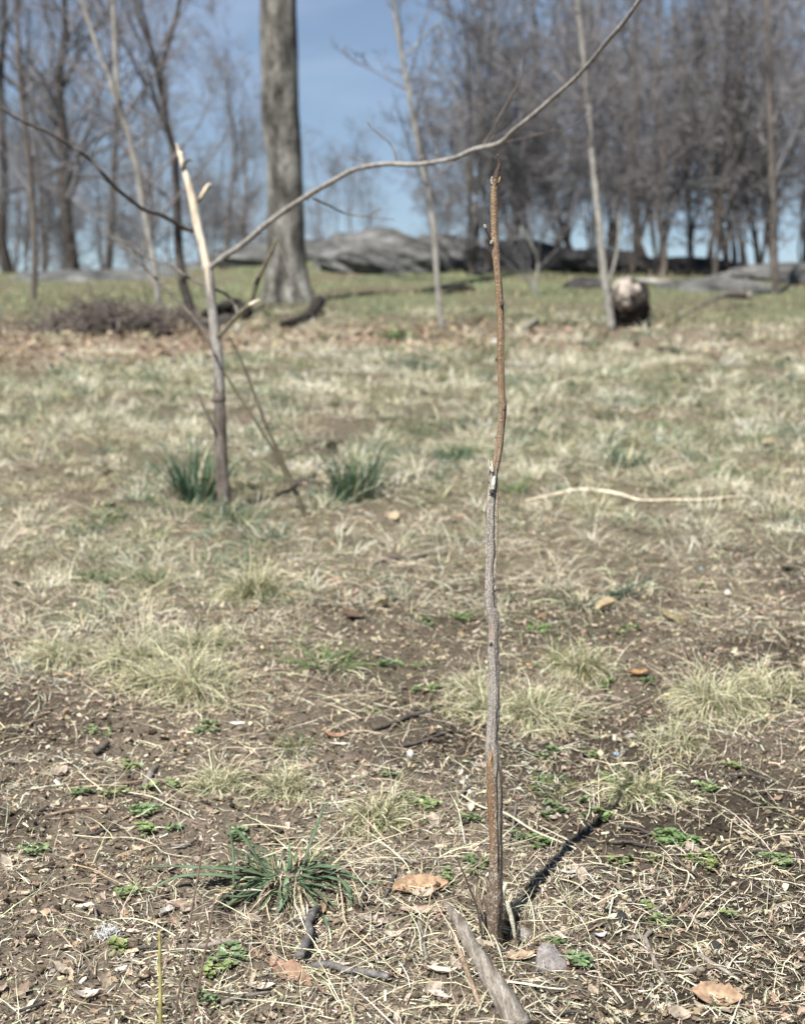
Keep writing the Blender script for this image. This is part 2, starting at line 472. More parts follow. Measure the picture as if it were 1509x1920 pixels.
def zone_color(x, y):
    """what the ground itself is covered with: bare soil, matted dead grass, leaf mould, green turf"""
    soil = np.array([.048, .038, .028]); dust = np.array([.135, .109, .082])
    thatch = np.array([.13, .108, .075]); green = np.array([.12, .13, .073]); mould = np.array([.2, .145, .105])
    n1 = fbm(x * 2.2, y * 2.2, 60, 4); n2 = fbm(x * .8 + 4, y * .8, 70, 3); n3 = fbm(x * .35, y * .35, 77, 3)
    def mixc(c, d, t): return c * (1 - t[..., None]) + d * t[..., None]
    c = np.broadcast_to(soil, x.shape + (3,)).copy()
    c = mixc(c, dust, sstep(.35, .7, n1))
    t = sstep(2.8, 4.6, y + (n2 - .5) * 2.5)
    c = mixc(c, thatch, t * (0.45 + .5 * sstep(.35, .6, n2)))
    c = mixc(c, green, sstep(4, 7, y) * sstep(.48, .68, fbm(x * 1.7, y * 1.7, 81, 3)) * .5)
    yy = y + (n3 - .5) * 3
    litter = sstep(10.2, 11.6, yy) * (1 - sstep(12.5, 15.5, yy)) * (1 - .6 * sstep(0, 2.5, x))
    c = mixc(c, mould, litter * .85)
    far = sstep(15, 17.5, yy)
    c = mixc(c, mixc(thatch * np.ones_like(c) * .9, green, sstep(.3, .6, n2)), far)
    return c

gx = axis(-1.1, 1.1, .0095, -600, 600, 1.06)
gy = axis(1.3, 3.4, .0095, -200, 900, 1.05)
GX, GY = np.meshgrid(gx, gy)
GZ = gz(GX, GY)
V = np.stack([GX, GY, GZ], -1).reshape(-1, 3)
nx, ny = len(gx), len(gy)
i = (np.arange(ny - 1) * nx)[:, None] + np.arange(nx - 1)[None]
Fq = np.stack([i, i + 1, i + nx + 1, i + nx], -1).reshape(-1, 4)
o = obj('ground', V, Fq, M['ground'], col=zone_color(GX, GY).reshape(-1, 3))
tag(o, kind='structure')

# ------------------------------------------------------------------ rocks and logs of the background
def rock(px, Y, dz, radii, mat, label, seed, rotz=0, amp=.26, strata=.05, sub=6, name='rock_outcrop', cat='rock', group=None, tilt=0):
    x = (px - CX) / F * Y
    z = float(gz(x, Y, False))
    base = np.array([x, Y, z])
    V, Fc = blob((x, Y, z + dz), radii, seed, amp, 1.6, sub, rotz, strata, tilt)
    o = obj(name, V, Fc, mat, loc=base)
    return tag(o, label, cat, group)

rock(715, 25.5, -.1, (1.3, 1.5, .66), M['rock'], 'rounded grey schist outcrop right of the thick grey trunk', 11, .2)
rock(830, 27.0, -.2, (1.2, 1.6, .68), M['rock'], 'grey rock ridge behind the slim pale tree, shaded on its right', 12, -.3)
rock(612, 29.0, -.1, (2.2, 1.5, .46), M['rock'], 'low mossy rock ledge between thick trunk and rounded outcrop', 13)
rock(250, 28.5, -.3, (3.0, 2.0, .42), M['rock'], 'long flat grey rock slab on the hill at far left', 14, .05, amp=.1)
rock(450, 30.5, -.4, (2.2, 1.6, .5), M['rock'], 'flat grey ledge behind the peeled sapling', 24, .05, amp=.12)
rock(985, 25.5, .0, (1.25, 1.2, .46), M['rock_dark'], 'dark rock just right of the upright stem', 15, .3, amp=.3)
rock(1085, 27.0, .0, (1.5, 1.3, .48), M['rock_dark'], 'dark broken rock below the thicket, left of the leaning trunk', 16, -.2, amp=.3)
rock(1250, 27.5, -.05, (2.1, 1.3, .46), M['rock_dark'], 'dark low rock behind the rotten stump at right', 17, .1, amp=.22)
rock(1325, 20.5, -.12, (1.0, .9, .28), M['rock'], 'flat pale grey boulder at the right edge of the clearing', 18, .1, amp=.12)
rock(1480, 23.0, -.1, (1.6, 1.2, .36), M['rock'], 'grey boulder at the far right under the trees', 28, .1, amp=.15)
rock(1090, 20.5, .0, (.33, .25, .14), M['rock_dark'], 'small dark stone left of the rotten stump with tan top', 19, .1, amp=.25, sub=4)

def ground_pt(px, py): return G(px, py)

# rotten stump with a pale broken face
b = ground_pt(1183, 618)
st = empty('tree_stump', b, 'squat rotten tree stump, pale broken top over a black hollow', 'stump')
k = depth(b) / F
def stump():
    w = 46 * k
    P = np.stack([np.linspace(0, 0.004, 14) * 0 + b[0] + np.linspace(.03, -.01, 14), np.full(14, b[1] + .25), b[2] - .08 + np.linspace(0, 66 * k + .06, 14)], 1)
    P[:, 1] -= np.linspace(0, .12, 14)
    R = w * .86 * (1.0 - .3 * np.linspace(0, 1, 14) ** 2)
    V, Fc, _ = rough_tube(P, R, 32, .13, .1, 6, 5, mult=lambda A, t: 1 - .35 * np.exp(-((A - 4.6) / .55) ** 2) * (t < .62) * (t > .1))
    obj('bark', V, Fc, M['log_dark'], st)
    # broken face leaning towards the camera and left
    V, Fc = blob((b[0] + .0, b[1] + .2, b[2] + 46 * k), (43 * k, .24, 44 * k), 35, .34, 1.8, 4)
    obj('hollow_wood', V, Fc, M['log_dark'], st)
    V, Fc = blob((b[0] - 11 * k, b[1] + .06, b[2] + 62 * k), (31 * k, .17, 30 * k), 31, .34, 2.2, 4, 0, .3, .6)
    obj('broken_face', V, Fc, M['log_end'], st)
stump()

def log(pts, label, mat, endmat=None, seed=0, lift=.6, name='fallen_log', cat='log', n=24, sides=14, amp=.12):
    P, R = ground_curve(pts, n, lift)
    base = np.array([P[0, 0], P[0, 1], float(gz(P[0, 0], P[0, 1], False))])
    e = empty(name, base, label, cat)
    V, Fc, _ = rough_tube(P, R, sides, amp, .06, 5, seed)
    obj('bark', V, Fc, mat, e)
    if endmat is not None:
        q = P[-1]; V, Fc = blob(q, (R[-1] * 1.05, R[-1] * 1.2, R[-1] * .95), seed + 3, .2, 2, 3)
        obj('broken_end', V, Fc, endmat, e)
    return e
log([(525, 618, 12), (555, 612, 16), (582, 600, 22), (600, 588, 24, .1)], 'short dark log with pale broken end, right of the thick trunk base', M['log_dark'], M['log_end'], 3)
log([(390, 600, 22), (415, 596, 28), (440, 590, 34, .02), (462, 600, 26)], 'dark rotten log chunk behind the peeled sapling', M['log_dark'], None, 8)
log([(372, 618, 16), (405, 612, 20), (430, 604, 18)], 'grey rotten log lying left of the dark chunk', M['bark_mid'], M['log_end'], 9)
log([(1255, 606, 4), (1300, 596, 5, .05), (1345, 583, 6, .12), (1368, 578, 14, .12), (1400, 574, 18, .1)], 'thin fallen branch leading to a pale broken end, right edge', M['bark_mid'], M['log_end'], 10, name='fallen_branch', cat='branch')
log([(975, 628, 5), (990, 618, 7), (1008, 606, 7, .02)], 'short pale stick of wood in the grass right of the upright stem', M['bark_pale'], None, 10, name='wood_chunk', cat='wood', n=10)
log([(288, 634, 14), (300, 628, 18), (318, 632, 14)], 'small dark chunk of wood in the leaf litter at left', M['log_dark'], None, 30, name='wood_chunk', cat='wood', n=10)
log([(1195, 530, 10), (1225, 538, 12), (1260, 536, 10)], 'grey stick of wood lying on the dark rock at right', M['bark_pale'], None, 31, name='wood_chunk', cat='wood', n=10)

# brush pile
rng = np.random.default_rng(5)
b = ground_pt(200, 628)
bp_ = empty('brush_pile', b, 'low heap of dark brushwood in the leaf litter at far left', 'brush pile')
n = 300; K = 5
c = np.stack([b[0] + rng.normal(-.05, .42, n), b[1] + .45 + rng.normal(0, .3, n)], 1)
hgt = .24 * np.exp(-((c[:, 0] - b[0]) / .75) ** 2) * rng.random(n)
az = rng.uniform(0, 2 * np.pi, n); Ls = rng.uniform(.15, .5, n)
t = np.linspace(-.5, .5, K)
P = np.zeros((n, K, 3))
P[..., 0] = c[:, :1] + np.cos(az)[:, None] * t * Ls[:, None]
P[..., 1] = c[:, 1:] + np.sin(az)[:, None] * t * Ls[:, None] * .6
P[..., 2] = gz(P[..., 0], P[..., 1]) + hgt[:, None] + rng.normal(0, .55, n)[:, None] * t * Ls[:, None] + rng.normal(0, .02, (n, K)) + .02
V, Fq = tubes(P, np.full((n, K), .007) * rng.uniform(.5, 1.6, (n, 1)), 4)
tw = obj('twig', V, Fq, M['bark_mid'], bp_); tw['kind'] = 'stuff'
V, Fc = blob((b[0] - .05, b[1] + .5, b[2] + .0), (.55, .3, .13), 44, .6, 3, 4)
obj('leaf_mould', V, Fc, M['log_dark'], bp_)

# ------------------------------------------------------------------ trees
def children(rng, P, R, c, t0, t1, ang, ratio, K, up, wob, rr=.6, rend=.25, Lref=None):
    N, KP, _ = P.shape
    Lp = np.linalg.norm(np.diff(P, axis=1), axis=2).sum(1) if Lref is None else np.full(N, Lref)
    t = rng.uniform(t0, t1, (N, c)); f = t * (KP - 1); k = np.minimum(f.astype(int), KP - 2); fr = (f - k)[..., None]
    ar = np.arange(N)[:, None]
    S = P[ar, k] * (1 - fr) + P[ar, k + 1] * fr
    T = norm(P[ar, k + 1] - P[ar, k])
    Rs = (R[ar, k] * (1 - fr[..., 0]) + R[ar, k + 1] * fr[..., 0]) * rr
    q = norm(rng.normal(0, 1, T.shape)); perp = norm(np.cross(T, q))
    a = np.radians(rng.uniform(ang[0], ang[1], (N, c)))[..., None]
    D = norm(T * np.cos(a) + perp * np.sin(a))
    L = Lp[:, None] * ratio * rng.uniform(.6, 1.2, (N, c)) * (1.1 - .55 * t)
    S = S.reshape(-1, 3); D = D.reshape(-1, 3); L = L.reshape(-1); Rs = Rs.reshape(-1)
    n = len(S); out = np.zeros((n, K, 3)); out[:, 0] = S; d = D
    for j in range(1, K):
        d = norm(d + rng.normal(0, wob, (n, 3)) + np.array([0, 0, up]))
        out[:, j] = out[:, j - 1] + d * (L / (K - 1))[:, None]
    rad = Rs[:, None] * (1 - (1 - rend) * np.linspace(0, 1, K)[None])
    return out, rad

def merge(parts):
    Vs, Fs, o = [], [], 0
    for V, Fq in parts:
        Vs.append(V); Fs.append(Fq + o); o += len(V)
    return np.vstack(Vs), np.vstack(Fs)

def crown(rng, P0, R0, spec, minr=.004):
    parts = []; P, R = P0, R0
    for q in spec:
        P, R = children(rng, P, R, **{k: v for k, v in q.items() if k != 'sides'})
        R = np.maximum(R, minr)
        parts.append(tubes(P, R, q['sides']))
    return merge(parts)

def proto_tree(seed, H, r0, spread, nb, style='tall'):
    rng = np.random.default_rng(seed)
    K = 10; z = np.linspace(0, H, K)
    wx = np.cumsum(np.cumsum(rng.normal(0, .02 * H / K * 3, K))); wy = np.cumsum(rng.normal(0, .035 * H / K * 3, K))
    P = np.stack([wx - wx[0], wy - wy[0], z - .15], 1)[None]
    R = (r0 * (1 - .85 * np.linspace(0, 1, K) ** 1.1))[None]
    R[0, 0] *= 1.35
    if style == 'shrub':
        stems = []
        m = 5
        PP = np.zeros((m, K, 3)); RR = np.zeros((m, K))
        for s in range(m):
            a = rng.uniform(0, 2 * np.pi); sp = rng.uniform(.1, .38) * H
            tt = np.linspace(0, 1, K)
            PP[s, :, 0] = np.cos(a) * sp * tt ** 1.3 + np.cumsum(rng.normal(0, .02 * H / 3, K)) * (tt > 0)
            PP[s, :, 1] = np.sin(a) * sp * tt ** 1.3 + np.cumsum(rng.normal(0, .02 * H / 3, K)) * (tt > 0)
            PP[s, :, 2] = tt * H * rng.uniform(.75, 1) - .1
            RR[s] = r0 * rng.uniform(.4, .8) * (1 - .85 * tt)
        P, R = PP, RR
    V, Fq = tubes(P, R, 8)
    trunk = mesh_data('trunk', V, Fq)
    t0 = .1 if style != 'tall' else .16
    spec = [dict(c=nb, t0=t0, t1=.97, ang=(25, 62), ratio=spread, K=8, up=.09, wob=.2, rr=.5, rend=.25, sides=4),
            dict(c=5, t0=.15, t1=1, ang=(25, 70), ratio=.66, K=7, up=.05, wob=.2, rr=.6, rend=.35, sides=3),
            dict(c=5, t0=.12, t1=1, ang=(20, 65), ratio=.62, K=5, up=.04, wob=.22, rr=.6, rend=.5, sides=3),
            dict(c=2, t0=.2, t1=1, ang=(20, 55), ratio=.6, K=3, up=.05, wob=.2, rr=.7, rend=.6, sides=3)]
    V, Fq = crown(rng, P, R, spec, .0062)
    cr = mesh_data('crown', V, Fq)
    return trunk, cr

protos = [proto_tree(101, 11, .13, .44, 19), proto_tree(102, 9, .10, .50, 18), proto_tree(103, 12, .17, .40, 20),
          proto_tree(104, 7.5, .06, .46, 18), proto_tree(105, 6.5, .05, .42, 6, 'shrub'), proto_tree(106, 5.2, .045, .48, 6, 'shrub')]
for tr, cr in protos: cr.materials.append(M['twigs_far'])
tree_mesh = {}
def place_tree(pi, x, y, scale, rot, bark, label, group, cat='tree', zoff=0.0, name=None):
    key = (pi, bark)
    if key not in tree_mesh:
        t = protos[pi][0].copy(); t.materials.clear(); t.materials.append(M[bark]); tree_mesh[key] = t
    z = float(gz(x, y, False)) + zoff
    e = empty(name or ('bare_tree' if pi < 4 else 'bare_shrub'), (x, y, z), label, cat, group)
    e.rotation_euler = (0, 0, rot); e.scale = (scale,) * 3
    for nm, me in (('trunk', tree_mesh[key]), ('crown', protos[pi][1])):
        c = bpy.data.objects.new(nm, me); COL.objects.link(c); c.parent = e
    return e

def X_of(px, Y): return (px - CX) / F * Y * 1.0

rng = np.random.default_rng(77)
# left: tall trees beyond the crest
for (px, Y, pi, s, bark, lab) in [
    (150, 38, 2, 1.0, 'bark_dark', 'dark bare tree trunk at the left edge beyond the flat slab'),
    (203, 43, 0, 1.0, 'bark_dark', 'dark bare tree on the crest, second from the left'),
    (30, 36, 0, 1.05, 'bark_dark', 'dark bare tree outside the left edge of the rocks'),
    (90, 48, 1, 1.1, 'bark_dark', 'slim bare tree between the two leftmost dark trunks'),
    (290, 52, 1, 1.1, 'bark_mid', 'bare tree standing on the crest left of the peeled sapling'),
    (420, 58, 0, .95, 'bark_mid', 'distant bare tree seen right behind the peeled sapling'),
    (470, 66, 2, .8, 'bark_mid', 'distant bare tree just left of the thick grey trunk'),
    (385, 72, 1, 1.0, 'bark_mid', 'far bare tree low on the skyline behind the left branches'),
    (615, 74, 1, .92, 'bark_mid', 'far bare tree standing alone right of the thick grey trunk'),
    (655, 62, 3, .95, 'bark_mid', 'far bare tree with fanned crown above the rounded outcrop'),
    (700, 88, 0, .72, 'bark_mid', 'smallest far bare tree above the rounded rock outcrop')]:
    place_tree(pi, X_of(px, Y), Y, s, rng.uniform(0, 6.28), bark, lab, 'bare trees beyond the crest')
# far band of trees along the skyline
g1 = 'bare trees of the far woodland'
for k_ in range(26):
    px = -150 + k_ * 45 + rng.uniform(-18, 18)
    if 545 < px < 800: 
        continue
    Y = rng.uniform(72, 100)
    place_tree(int(rng.integers(0, 4)), X_of(px, Y), Y, rng.uniform(.7, .95) * (1.15 if px < 500 else 1), rng.uniform(0, 6.28), 'bark_mid',
               'distant leafless tree in the hazy band of woodland along the skyline', g1)
# right: thicket of saplings
g2 = 'bare trees of the thicket at right'
for k_ in range(15):
    px = 850 + k_ * 49 + rng.uniform(-18, 18)
    Y = rng.uniform(28, 50)
    place_tree([3, 1, 0, 3, 1][k_ % 5], X_of(px, Y), Y, rng.uniform(.8, 1.15) * (.8 if px < 960 else 1), rng.uniform(0, 6.28), ['bark_mid', 'bark_dark', 'bark_mid'][k_ % 3],
               'leafless thin tree tangled into the dense thicket at right', g2)
g3 = 'bare shrubs around the rocks at right'
for k_ in range(15):
    px = 870 + k_ * 45 + rng.uniform(-16, 16)
    Y = rng.uniform(23, 30)
    place_tree(4 + k_ % 2, X_of(px, Y), Y, rng.uniform(.6, 1.0), rng.uniform(0, 6.28), 'bark_mid',
               'leafless many-stemmed shrub growing among the dark rocks at right', g3, 'shrub')
for k_ in range(5):
    px = [60, 255, 380, 120, 815][k_]; Y = [34, 33, 36, 50, 33][k_]
    place_tree(4 + k_ % 2, X_of(px, Y), Y, [.7, .5, .55, .9, .5][k_], rng.uniform(0, 6.28), 'bark_mid',
               'leafless many-stemmed shrub on the crest of the hill', 'bare shrubs on the crest', 'shrub')

# trees traced one by one, each at its own distance
def traced_tree(name, pts, Y, bark, label, spec=None, seed=0, sides=14, n=40, extra=(), group=None, rough=.05, crownmat='twigs_far'):
    P, R = px_curve([(q[0], q[1], q[2] * (.86 if q[2] < 60 else 1)) for q in pts], Y, n)
    Yv = Y if np.isscalar(Y) else Y[-1]
    base = P[np.argmin(P[:, 2])].copy(); g = float(gz(base[0], base[1], False))
    base[2] = g
    e = empty(name, base, label, 'tree', group)
    V, Fc, _ = rough_tube(P, R, sides, rough, .05, 5, seed)
    obj('trunk', V, Fc, M[bark], e)
    for q in extra:
        P2, R2 = px_curve(q, Yv, 18)
        V, Fc, _ = rough_tube(P2, R2, 6, rough, .03, 3, seed + 1)
        obj('branch', V, Fc, M[bark], e)
    if spec:
        r = np.random.default_rng(seed)
        V, Fq = crown(r, P[None], R[None], spec, .0028)
        obj('crown', V, Fq, M[crownmat], e)
    return e

def spec_sapling(c, L, t0, t1, K=6):
    return [dict(c=c, t0=t0, t1=t1, ang=(25, 60), ratio=1, Lref=L, K=K, up=.08, wob=.14, rr=.45, rend=.25, sides=4),
            dict(c=6, t0=.2, t1=1, ang=(25, 55), ratio=.45, K=5, up=.05, wob=.18, rr=.6, rend=.35, sides=3),
            dict(c=5, t0=.2, t1=1, ang=(20, 55), ratio=.5, K=4, up=.03, wob=.2, rr=.6, rend=.5, sides=3)]

# thick grey trunk
gb = G(535, 566); YB = float(gb[1])
traced_tree('thick_tree', [(540, 582, 135), (539, 562, 106), (538, 540, 86), (537, 500, 76), (536, 440, 71), (535, 370, 69), (533, 300, 68), (527, 240, 71),
                           (524, 160, 70), (522, 60, 71), (521, -60, 70), (520, -300, 68), (512, -700, 62), (520, -1200, 50), (540, -1700, 26)], YB + .15, 'big_bark',
            'thick straight grey trunk of a large tree on the slope', [
    dict(c=14, t0=.62, t1=.97, ang=(35, 65), ratio=1, Lref=5.0, K=7, up=.06, wob=.14, rr=.5, rend=.25, sides=5),
    dict(c=7, t0=.25, t1=1, ang=(25, 55), ratio=.45, K=5, up=.05, wob=.18, rr=.6, rend=.35, sides=3),
    dict(c=5, t0=.2, t1=1, ang=(20, 55), ratio=.5, K=4, up=.04, wob=.2, rr=.6, rend=.5, sides=3)], 4, 40, 110, rough=.11)
traced_tree('slim_tree', [(829, 622, 15), (824, 575, 13), (818, 500, 12), (812, 420, 12), (795, 330, 11), (778, 240, 10), (760, 140, 10), (742, 35, 9), (728, -60, 8), (700, -220, 5)],
            float(G(828, 618)[1]), 'bark_pale', 'slim pale young tree curving up from behind the outcrop', spec_sapling(9, 1.5, .3, .95), 5,
            extra=[[(755, 110, 5), (790, 75, 4), (830, 35, 3)]])
traced_tree('leaning_tree', [(302, 618, 17), (300, 585, 15), (293, 520, 14), (285, 470, 14), (270, 390, 15), (255, 310, 14), (235, 230, 12), (215, 175, 12), (190, 110, 9), (165, 35, 8), (140, -40, 6), (110, -140, 4)],
            float(G(302, 614)[1]), 'bark_pale', 'pale leaning young tree forking high at left', spec_sapling(14, 1.6, .25, .98), 6,
            extra=[[(226, 200, 10), (219, 150, 11), (217, 90, 10), (213, 20, 9), (210, -80, 6)], [(293, 545, 6), (278, 505, 5), (268, 450, 3)]])
traced_tree('dark_tree', [(366, 612, 25), (352, 560, 22), (343, 530, 20), (336, 470, 19), (333, 400, 18), (328, 300, 17), (315, 240, 15), (305, 180, 13), (290, 110, 12), (262, 35, 10), (240, -50, 8), (215, -160, 5)],
            float(G(366, 606)[1]), 'bark_dark', 'dark crooked tree directly behind the peeled sapling', spec_sapling(18, 2.0, .3, .98), 7,
            extra=[[(302, 130, 10), (315, 85, 9), (330, 35, 9), (345, -40, 6)]])
traced_tree('leaning_tree', [(1146, 624, 20), (1141, 575, 18), (1130, 500, 16), (1124, 430, 14), (1115, 350, 12), (1107, 260, 11), (1100, 160, 11), (1085, 35, 11), (1075, -70, 8), (1060, -200, 5)],
            float(G(1146, 620)[1]), 'bark_pale', 'grey young tree beside the rotten stump, leaning left', spec_sapling(14, 1.7, .3, .98), 8,
            extra=[[(1137, 540, 7), (1150, 500, 6), (1158, 455, 5), (1160, 400, 3)]])
for (pts, Y, bark, lab, sd_) in [
    ([(1238, 540, 16), (1246, 480, 13), (1234, 400, 12), (1243, 300, 10), (1228, 180, 8), (1236, 40, 6), (1220, -100, 4)], 24, 'bark_mid', 'pale forked tree trunk right of the rotten stump', 9),
    ([(1222, 530, 12), (1205, 470, 10), (1188, 420, 9), (1180, 340, 7), (1194, 220, 6), (1180, 60, 3)], 24.6, 'bark_mid', 'pale slanting trunk left of the forked pale tree', 10),
    ([(1305, 540, 12), (1296, 480, 11), (1292, 400, 10), (1279, 300, 9), (1280, 150, 8), (1262, 20, 6), (1266, -120, 4)], 26, 'bark_mid', 'tall greyish trunk in the thicket near the right edge', 11),
    ([(1368, 520, 15), (1352, 440, 14), (1340, 360, 12), (1350, 240, 11), (1362, 120, 9), (1366, -40, 6)], 25, 'bark_dark', 'dark trunk at the right edge of the thicket', 12),
    ([(968, 500, 15), (966, 420, 14), (958, 340, 12), (952, 290, 11), (940, 200, 8), (925, 60, 6)], 30, 'bark_pale', 'olive grey trunk just right of the upright stem top', 13),
    ([(905, 500, 9), (893, 430, 9), (880, 360, 8), (868, 280, 7), (852, 150, 5)], 31, 'bark_pale', 'faint pale trunk just left of the upright stem top', 14),
    ([(1068, 470, 16), (1052, 420, 14), (1040, 380, 11), (1020, 320, 8), (1010, 230, 6)], 29, 'bark_mid', 'brown forked trunk in the thicket left of the leaning tree', 15),
    ([(1004, 600, 8), (1003, 540, 7), (1008, 490, 6), (992, 450, 5), (975, 425, 4)], 19, 'bark_pale', 'thin crooked sapling in the grass right of the upright stem', 16),
    ([(1460, 620, 18), (1452, 500, 16), (1448, 350, 14), (1440, 150, 11), (1436, -60, 7)], 20, 'bark_mid', 'brown trunk beyond the right edge of the flat boulder', 17),
    ([(60, 600, 16), (66, 480, 15), (58, 330, 13), (40, 160, 11), (30, -40, 8)], 19, 'bark_mid', 'brown trunk at the far left beside the brush pile', 18)]:
    e = traced_tree('young_tree', pts, Y, bark, lab, spec_sapling(10, 1.6, .25, .98, 5), sd_, 10, 28)

# ------------------------------------------------------------------ the peeled sapling at left
YS = float(G(421, 962)[1]); rngs = np.random.default_rng(3)
base = G(421, 960)
sp = empty('broken_sapling', base, 'young sapling with snapped peeled top and long arching branch', 'sapling')
def part_tube(name, pts, Y, n, mat, parent, sides=10, amp=.07, ridge=.04, seed=0, mult=None, label=None):
    P, R = px_curve([(q[0], q[1], q[2] * (1.3 if q[2] < 7.2 else 1.06)) for q in pts], Y, n)
    V, Fc, _ = rough_tube(P, R, sides, amp, ridge, 4, seed, mult)
    o = obj(name, V, Fc, mat, parent)
    if label: o['label'] = label
    return o, P, R
notch = lambda A, t: 1 - .25 * np.exp(-((t - .215) / .012) ** 2) * (np.cos(A - 3.6) > 0)
part_tube('trunk', [(421, 975, 27), (420, 940, 25), (418, 900, 23), (416, 860, 23), (414, 820, 24), (413, 780, 23), (412, 742, 20), (411, 700, 20)], YS, 60, M['sap_brown'], sp, 16, .1, .09, 11, label='brown cracked lower trunk')
part_tube('trunk', [(412, 742, 19), (411, 705, 19.5), (408, 660, 19.5), (405, 640, 18.5), (401, 600, 17.5), (396, 560, 17), (392, 520, 18), (387, 498, 17)], YS, 50, M['sap_bark'], sp, 16, .05, .04, 12, label='smooth grey middle trunk')
o, _, _ = part_tube('peeled_trunk', [(392, 520, 17.5), (386, 490, 15.5), (380, 460, 14.5), (372, 430, 15.2), (363, 385, 15), (355, 350, 13), (346, 318, 11), (341, 300, 9), (338, 285, 7)], YS, 50, M['peeled'], sp, 16, .06, .05, 13)
part_tube('splinter', [(339, 296, 7), (334, 280, 4), (331, 268, 1.5)], YS, 8, M['peeled'], sp, 6, .15, .1, 2)
part_tube('splinter', [(342, 300, 7), (341, 283, 4), (343, 268, 1.5)], YS + .01, 8, M['sap_brown'], sp, 6, .15, .1, 3)
part_tube('bark_flap', [(343, 318, 6), (346, 306, 8), (352, 300, 5), (360, 302, 1.5)], YS - .01, 9, M['sap_brown'], sp, 6, .15, .1, 4)
part_tube('bark_ring', [(411, 752, 23), (411.5, 744, 23.5), (411, 737, 20.5)], YS, 8, M['sap_brown'], sp, 14, .2, .12, 14)
part_tube('peeled_streak', [(387, 492, 5), (390, 520, 6), (394, 552, 4.5), (398, 590, 3), (400, 615, 1.5)], YS - .012, 24, M['peeled'], sp, 8, .1, .05, 15)
br, _, _ = part_tube('branch', [(362, 433, 8), (345, 427, 7), (330, 418, 7), (300, 402, 6.5), (270, 393, 6), (240, 370, 6), (215, 350, 5.6), (190, 322, 5.6), (170, 300, 5.2), (150, 285, 5.2), (137, 276, 5), (90, 248, 4.5), (40, 226, 4), (-20, 190, 3)],
          [YS, YS - .02, YS - .05, YS - .1, YS - .15, YS - .2, YS - .25, YS - .3, YS - .3, YS - .35, YS - .35, YS - .4, YS - .45, YS - .5], 70, M['twig_dark'], sp, 9, .12, .05, 21, label='dark lower left branch')
part_tube('twig', [(171, 301, 2.4), (176, 280, 2), (188, 262, 1.6), (205, 245, 1.1)], YS - .3, 12, M['twig_dark'], br, 5, .1, 0, 1)
part_tube('twig', [(216, 351, 2), (185, 332, 1.8), (160, 331, 1.2), (137, 327, 1)], YS - .25, 12, M['twig_dark'], br, 5, .1, 0, 1)
stb, _, _ = part_tube('broken_stub', [(371, 378, 7), (378, 366, 9.5), (386, 356, 10), (393, 347, 5)], YS - .02, 12, M['sap_brown'], sp, 9, .12, .06, 5)
part_tube('peeled_face', [(376, 372, 4), (383, 360, 7), (390, 348, 6), (396, 345, 2)], YS - .035, 10, M['peeled'], stb, 8, .1, .05, 6)
part_tube('twig', [(379, 358, 2.4), (381, 338, 2), (377, 318, 1)], YS - .03, 8, M['sap_brown'], stb, 5, .1, 0, 7)
# the arching branch comes towards the camera as it rises
arch = [(395, 502, 11), (420, 482, 10.5), (460, 455, 10.2), (500, 420, 10), (545, 388, 9.8), (580, 365, 9.5), (620, 342, 9), (660, 320, 8.8), (690, 312, 8.5), (730, 307, 8), (770, 309, 7),
        (800, 306, 7.2), (850, 297, 8), (890, 280, 8.5), (935, 269, 9), (965, 243, 8.5), (1000, 215, 8.2), (1040, 180, 8), (1080, 145, 7.8), (1110, 112, 7.4), (1140, 75, 7), (1172, 38, 6.6), (1215, -25, 6), (1260, -90, 5)]
aY = np.linspace(YS, YS - 1.7, len(arch))
ab, AP, AR = part_tube('arching_branch', arch, list(aY), 200, M['sap_bark'], sp, 12, .16, .09, 31)
def archY(px): return float(np.interp(px, [a[0] for a in arch], aY))
for pts in [[(905, 276, 4.5), (915, 258, 4.4), (925, 243, 4.2), (940, 213, 4), (960, 178, 3.6), (975, 150, 3), (981, 120, 2.4), (985, 88, 1.8)],
            [(918, 270, 4), (924, 255, 3), (929, 243, 2)],
            [(938, 270, 2.6), (1000, 254, 2.2), (1060, 241, 1.9), (1085, 228, 1.6), (1110, 214, 1.2)],
            [(583, 370, 3.6), (600, 378, 3.4), (622, 388, 3), (650, 401, 2.8), (690, 406, 2.3), (740, 412, 1.4)],
            [(694, 406, 2), (702, 396, 1.8), (716, 390, 1.3)],
            [(684, 310, 3), (681, 303, 2.8), (668, 299, 2), (655, 294, 1.6)],
            [(744, 307, 3), (741, 288, 2.6), (732, 270, 2.2), (715, 255, 2), (697, 240, 1.6), (688, 228, 1.1)],
            [(787, 307, 3), (789, 298, 3), (794, 291, 2)], [(622, 343, 3), (621, 352, 2)], [(577, 368, 3), (578, 377, 2)], [(512, 412, 3), (510, 402, 1.8)],
            [(478, 441, 3), (476, 449, 1.8)], [(1042, 178, 3), (1048, 182, 1.8)], [(818, 303, 3), (818, 280, 2), (806, 250, 1.2)]]:
    part_tube('twig', pts, archY(pts[0][0]), max(8, len(pts) * 4), M['twig'] if pts[0][0] < 880 else M['twig_dark'], ab, 6, .1, .04, int(pts[0][0]))
fork, _, _ = part_tube('forked_branch', [(408, 633, 7.1), (420, 620, 7), (432, 606, 7), (447, 590, 7), (460, 578, 7), (470, 570, 7.1), (476, 550, 7), (485, 522, 7), (500, 490, 6.4), (510, 470, 6), (519, 450, 5)], YS - .05, 50, M['stalk_olive'], sp, 9, .12, .05, 41)
part_tube('twig', [(519, 452, 3), (528, 470, 3), (535, 492, 3), (540, 518, 2.4), (543, 538, 1.8)], YS - .05, 14, M['twig'], fork, 5, .1, 0, 8)
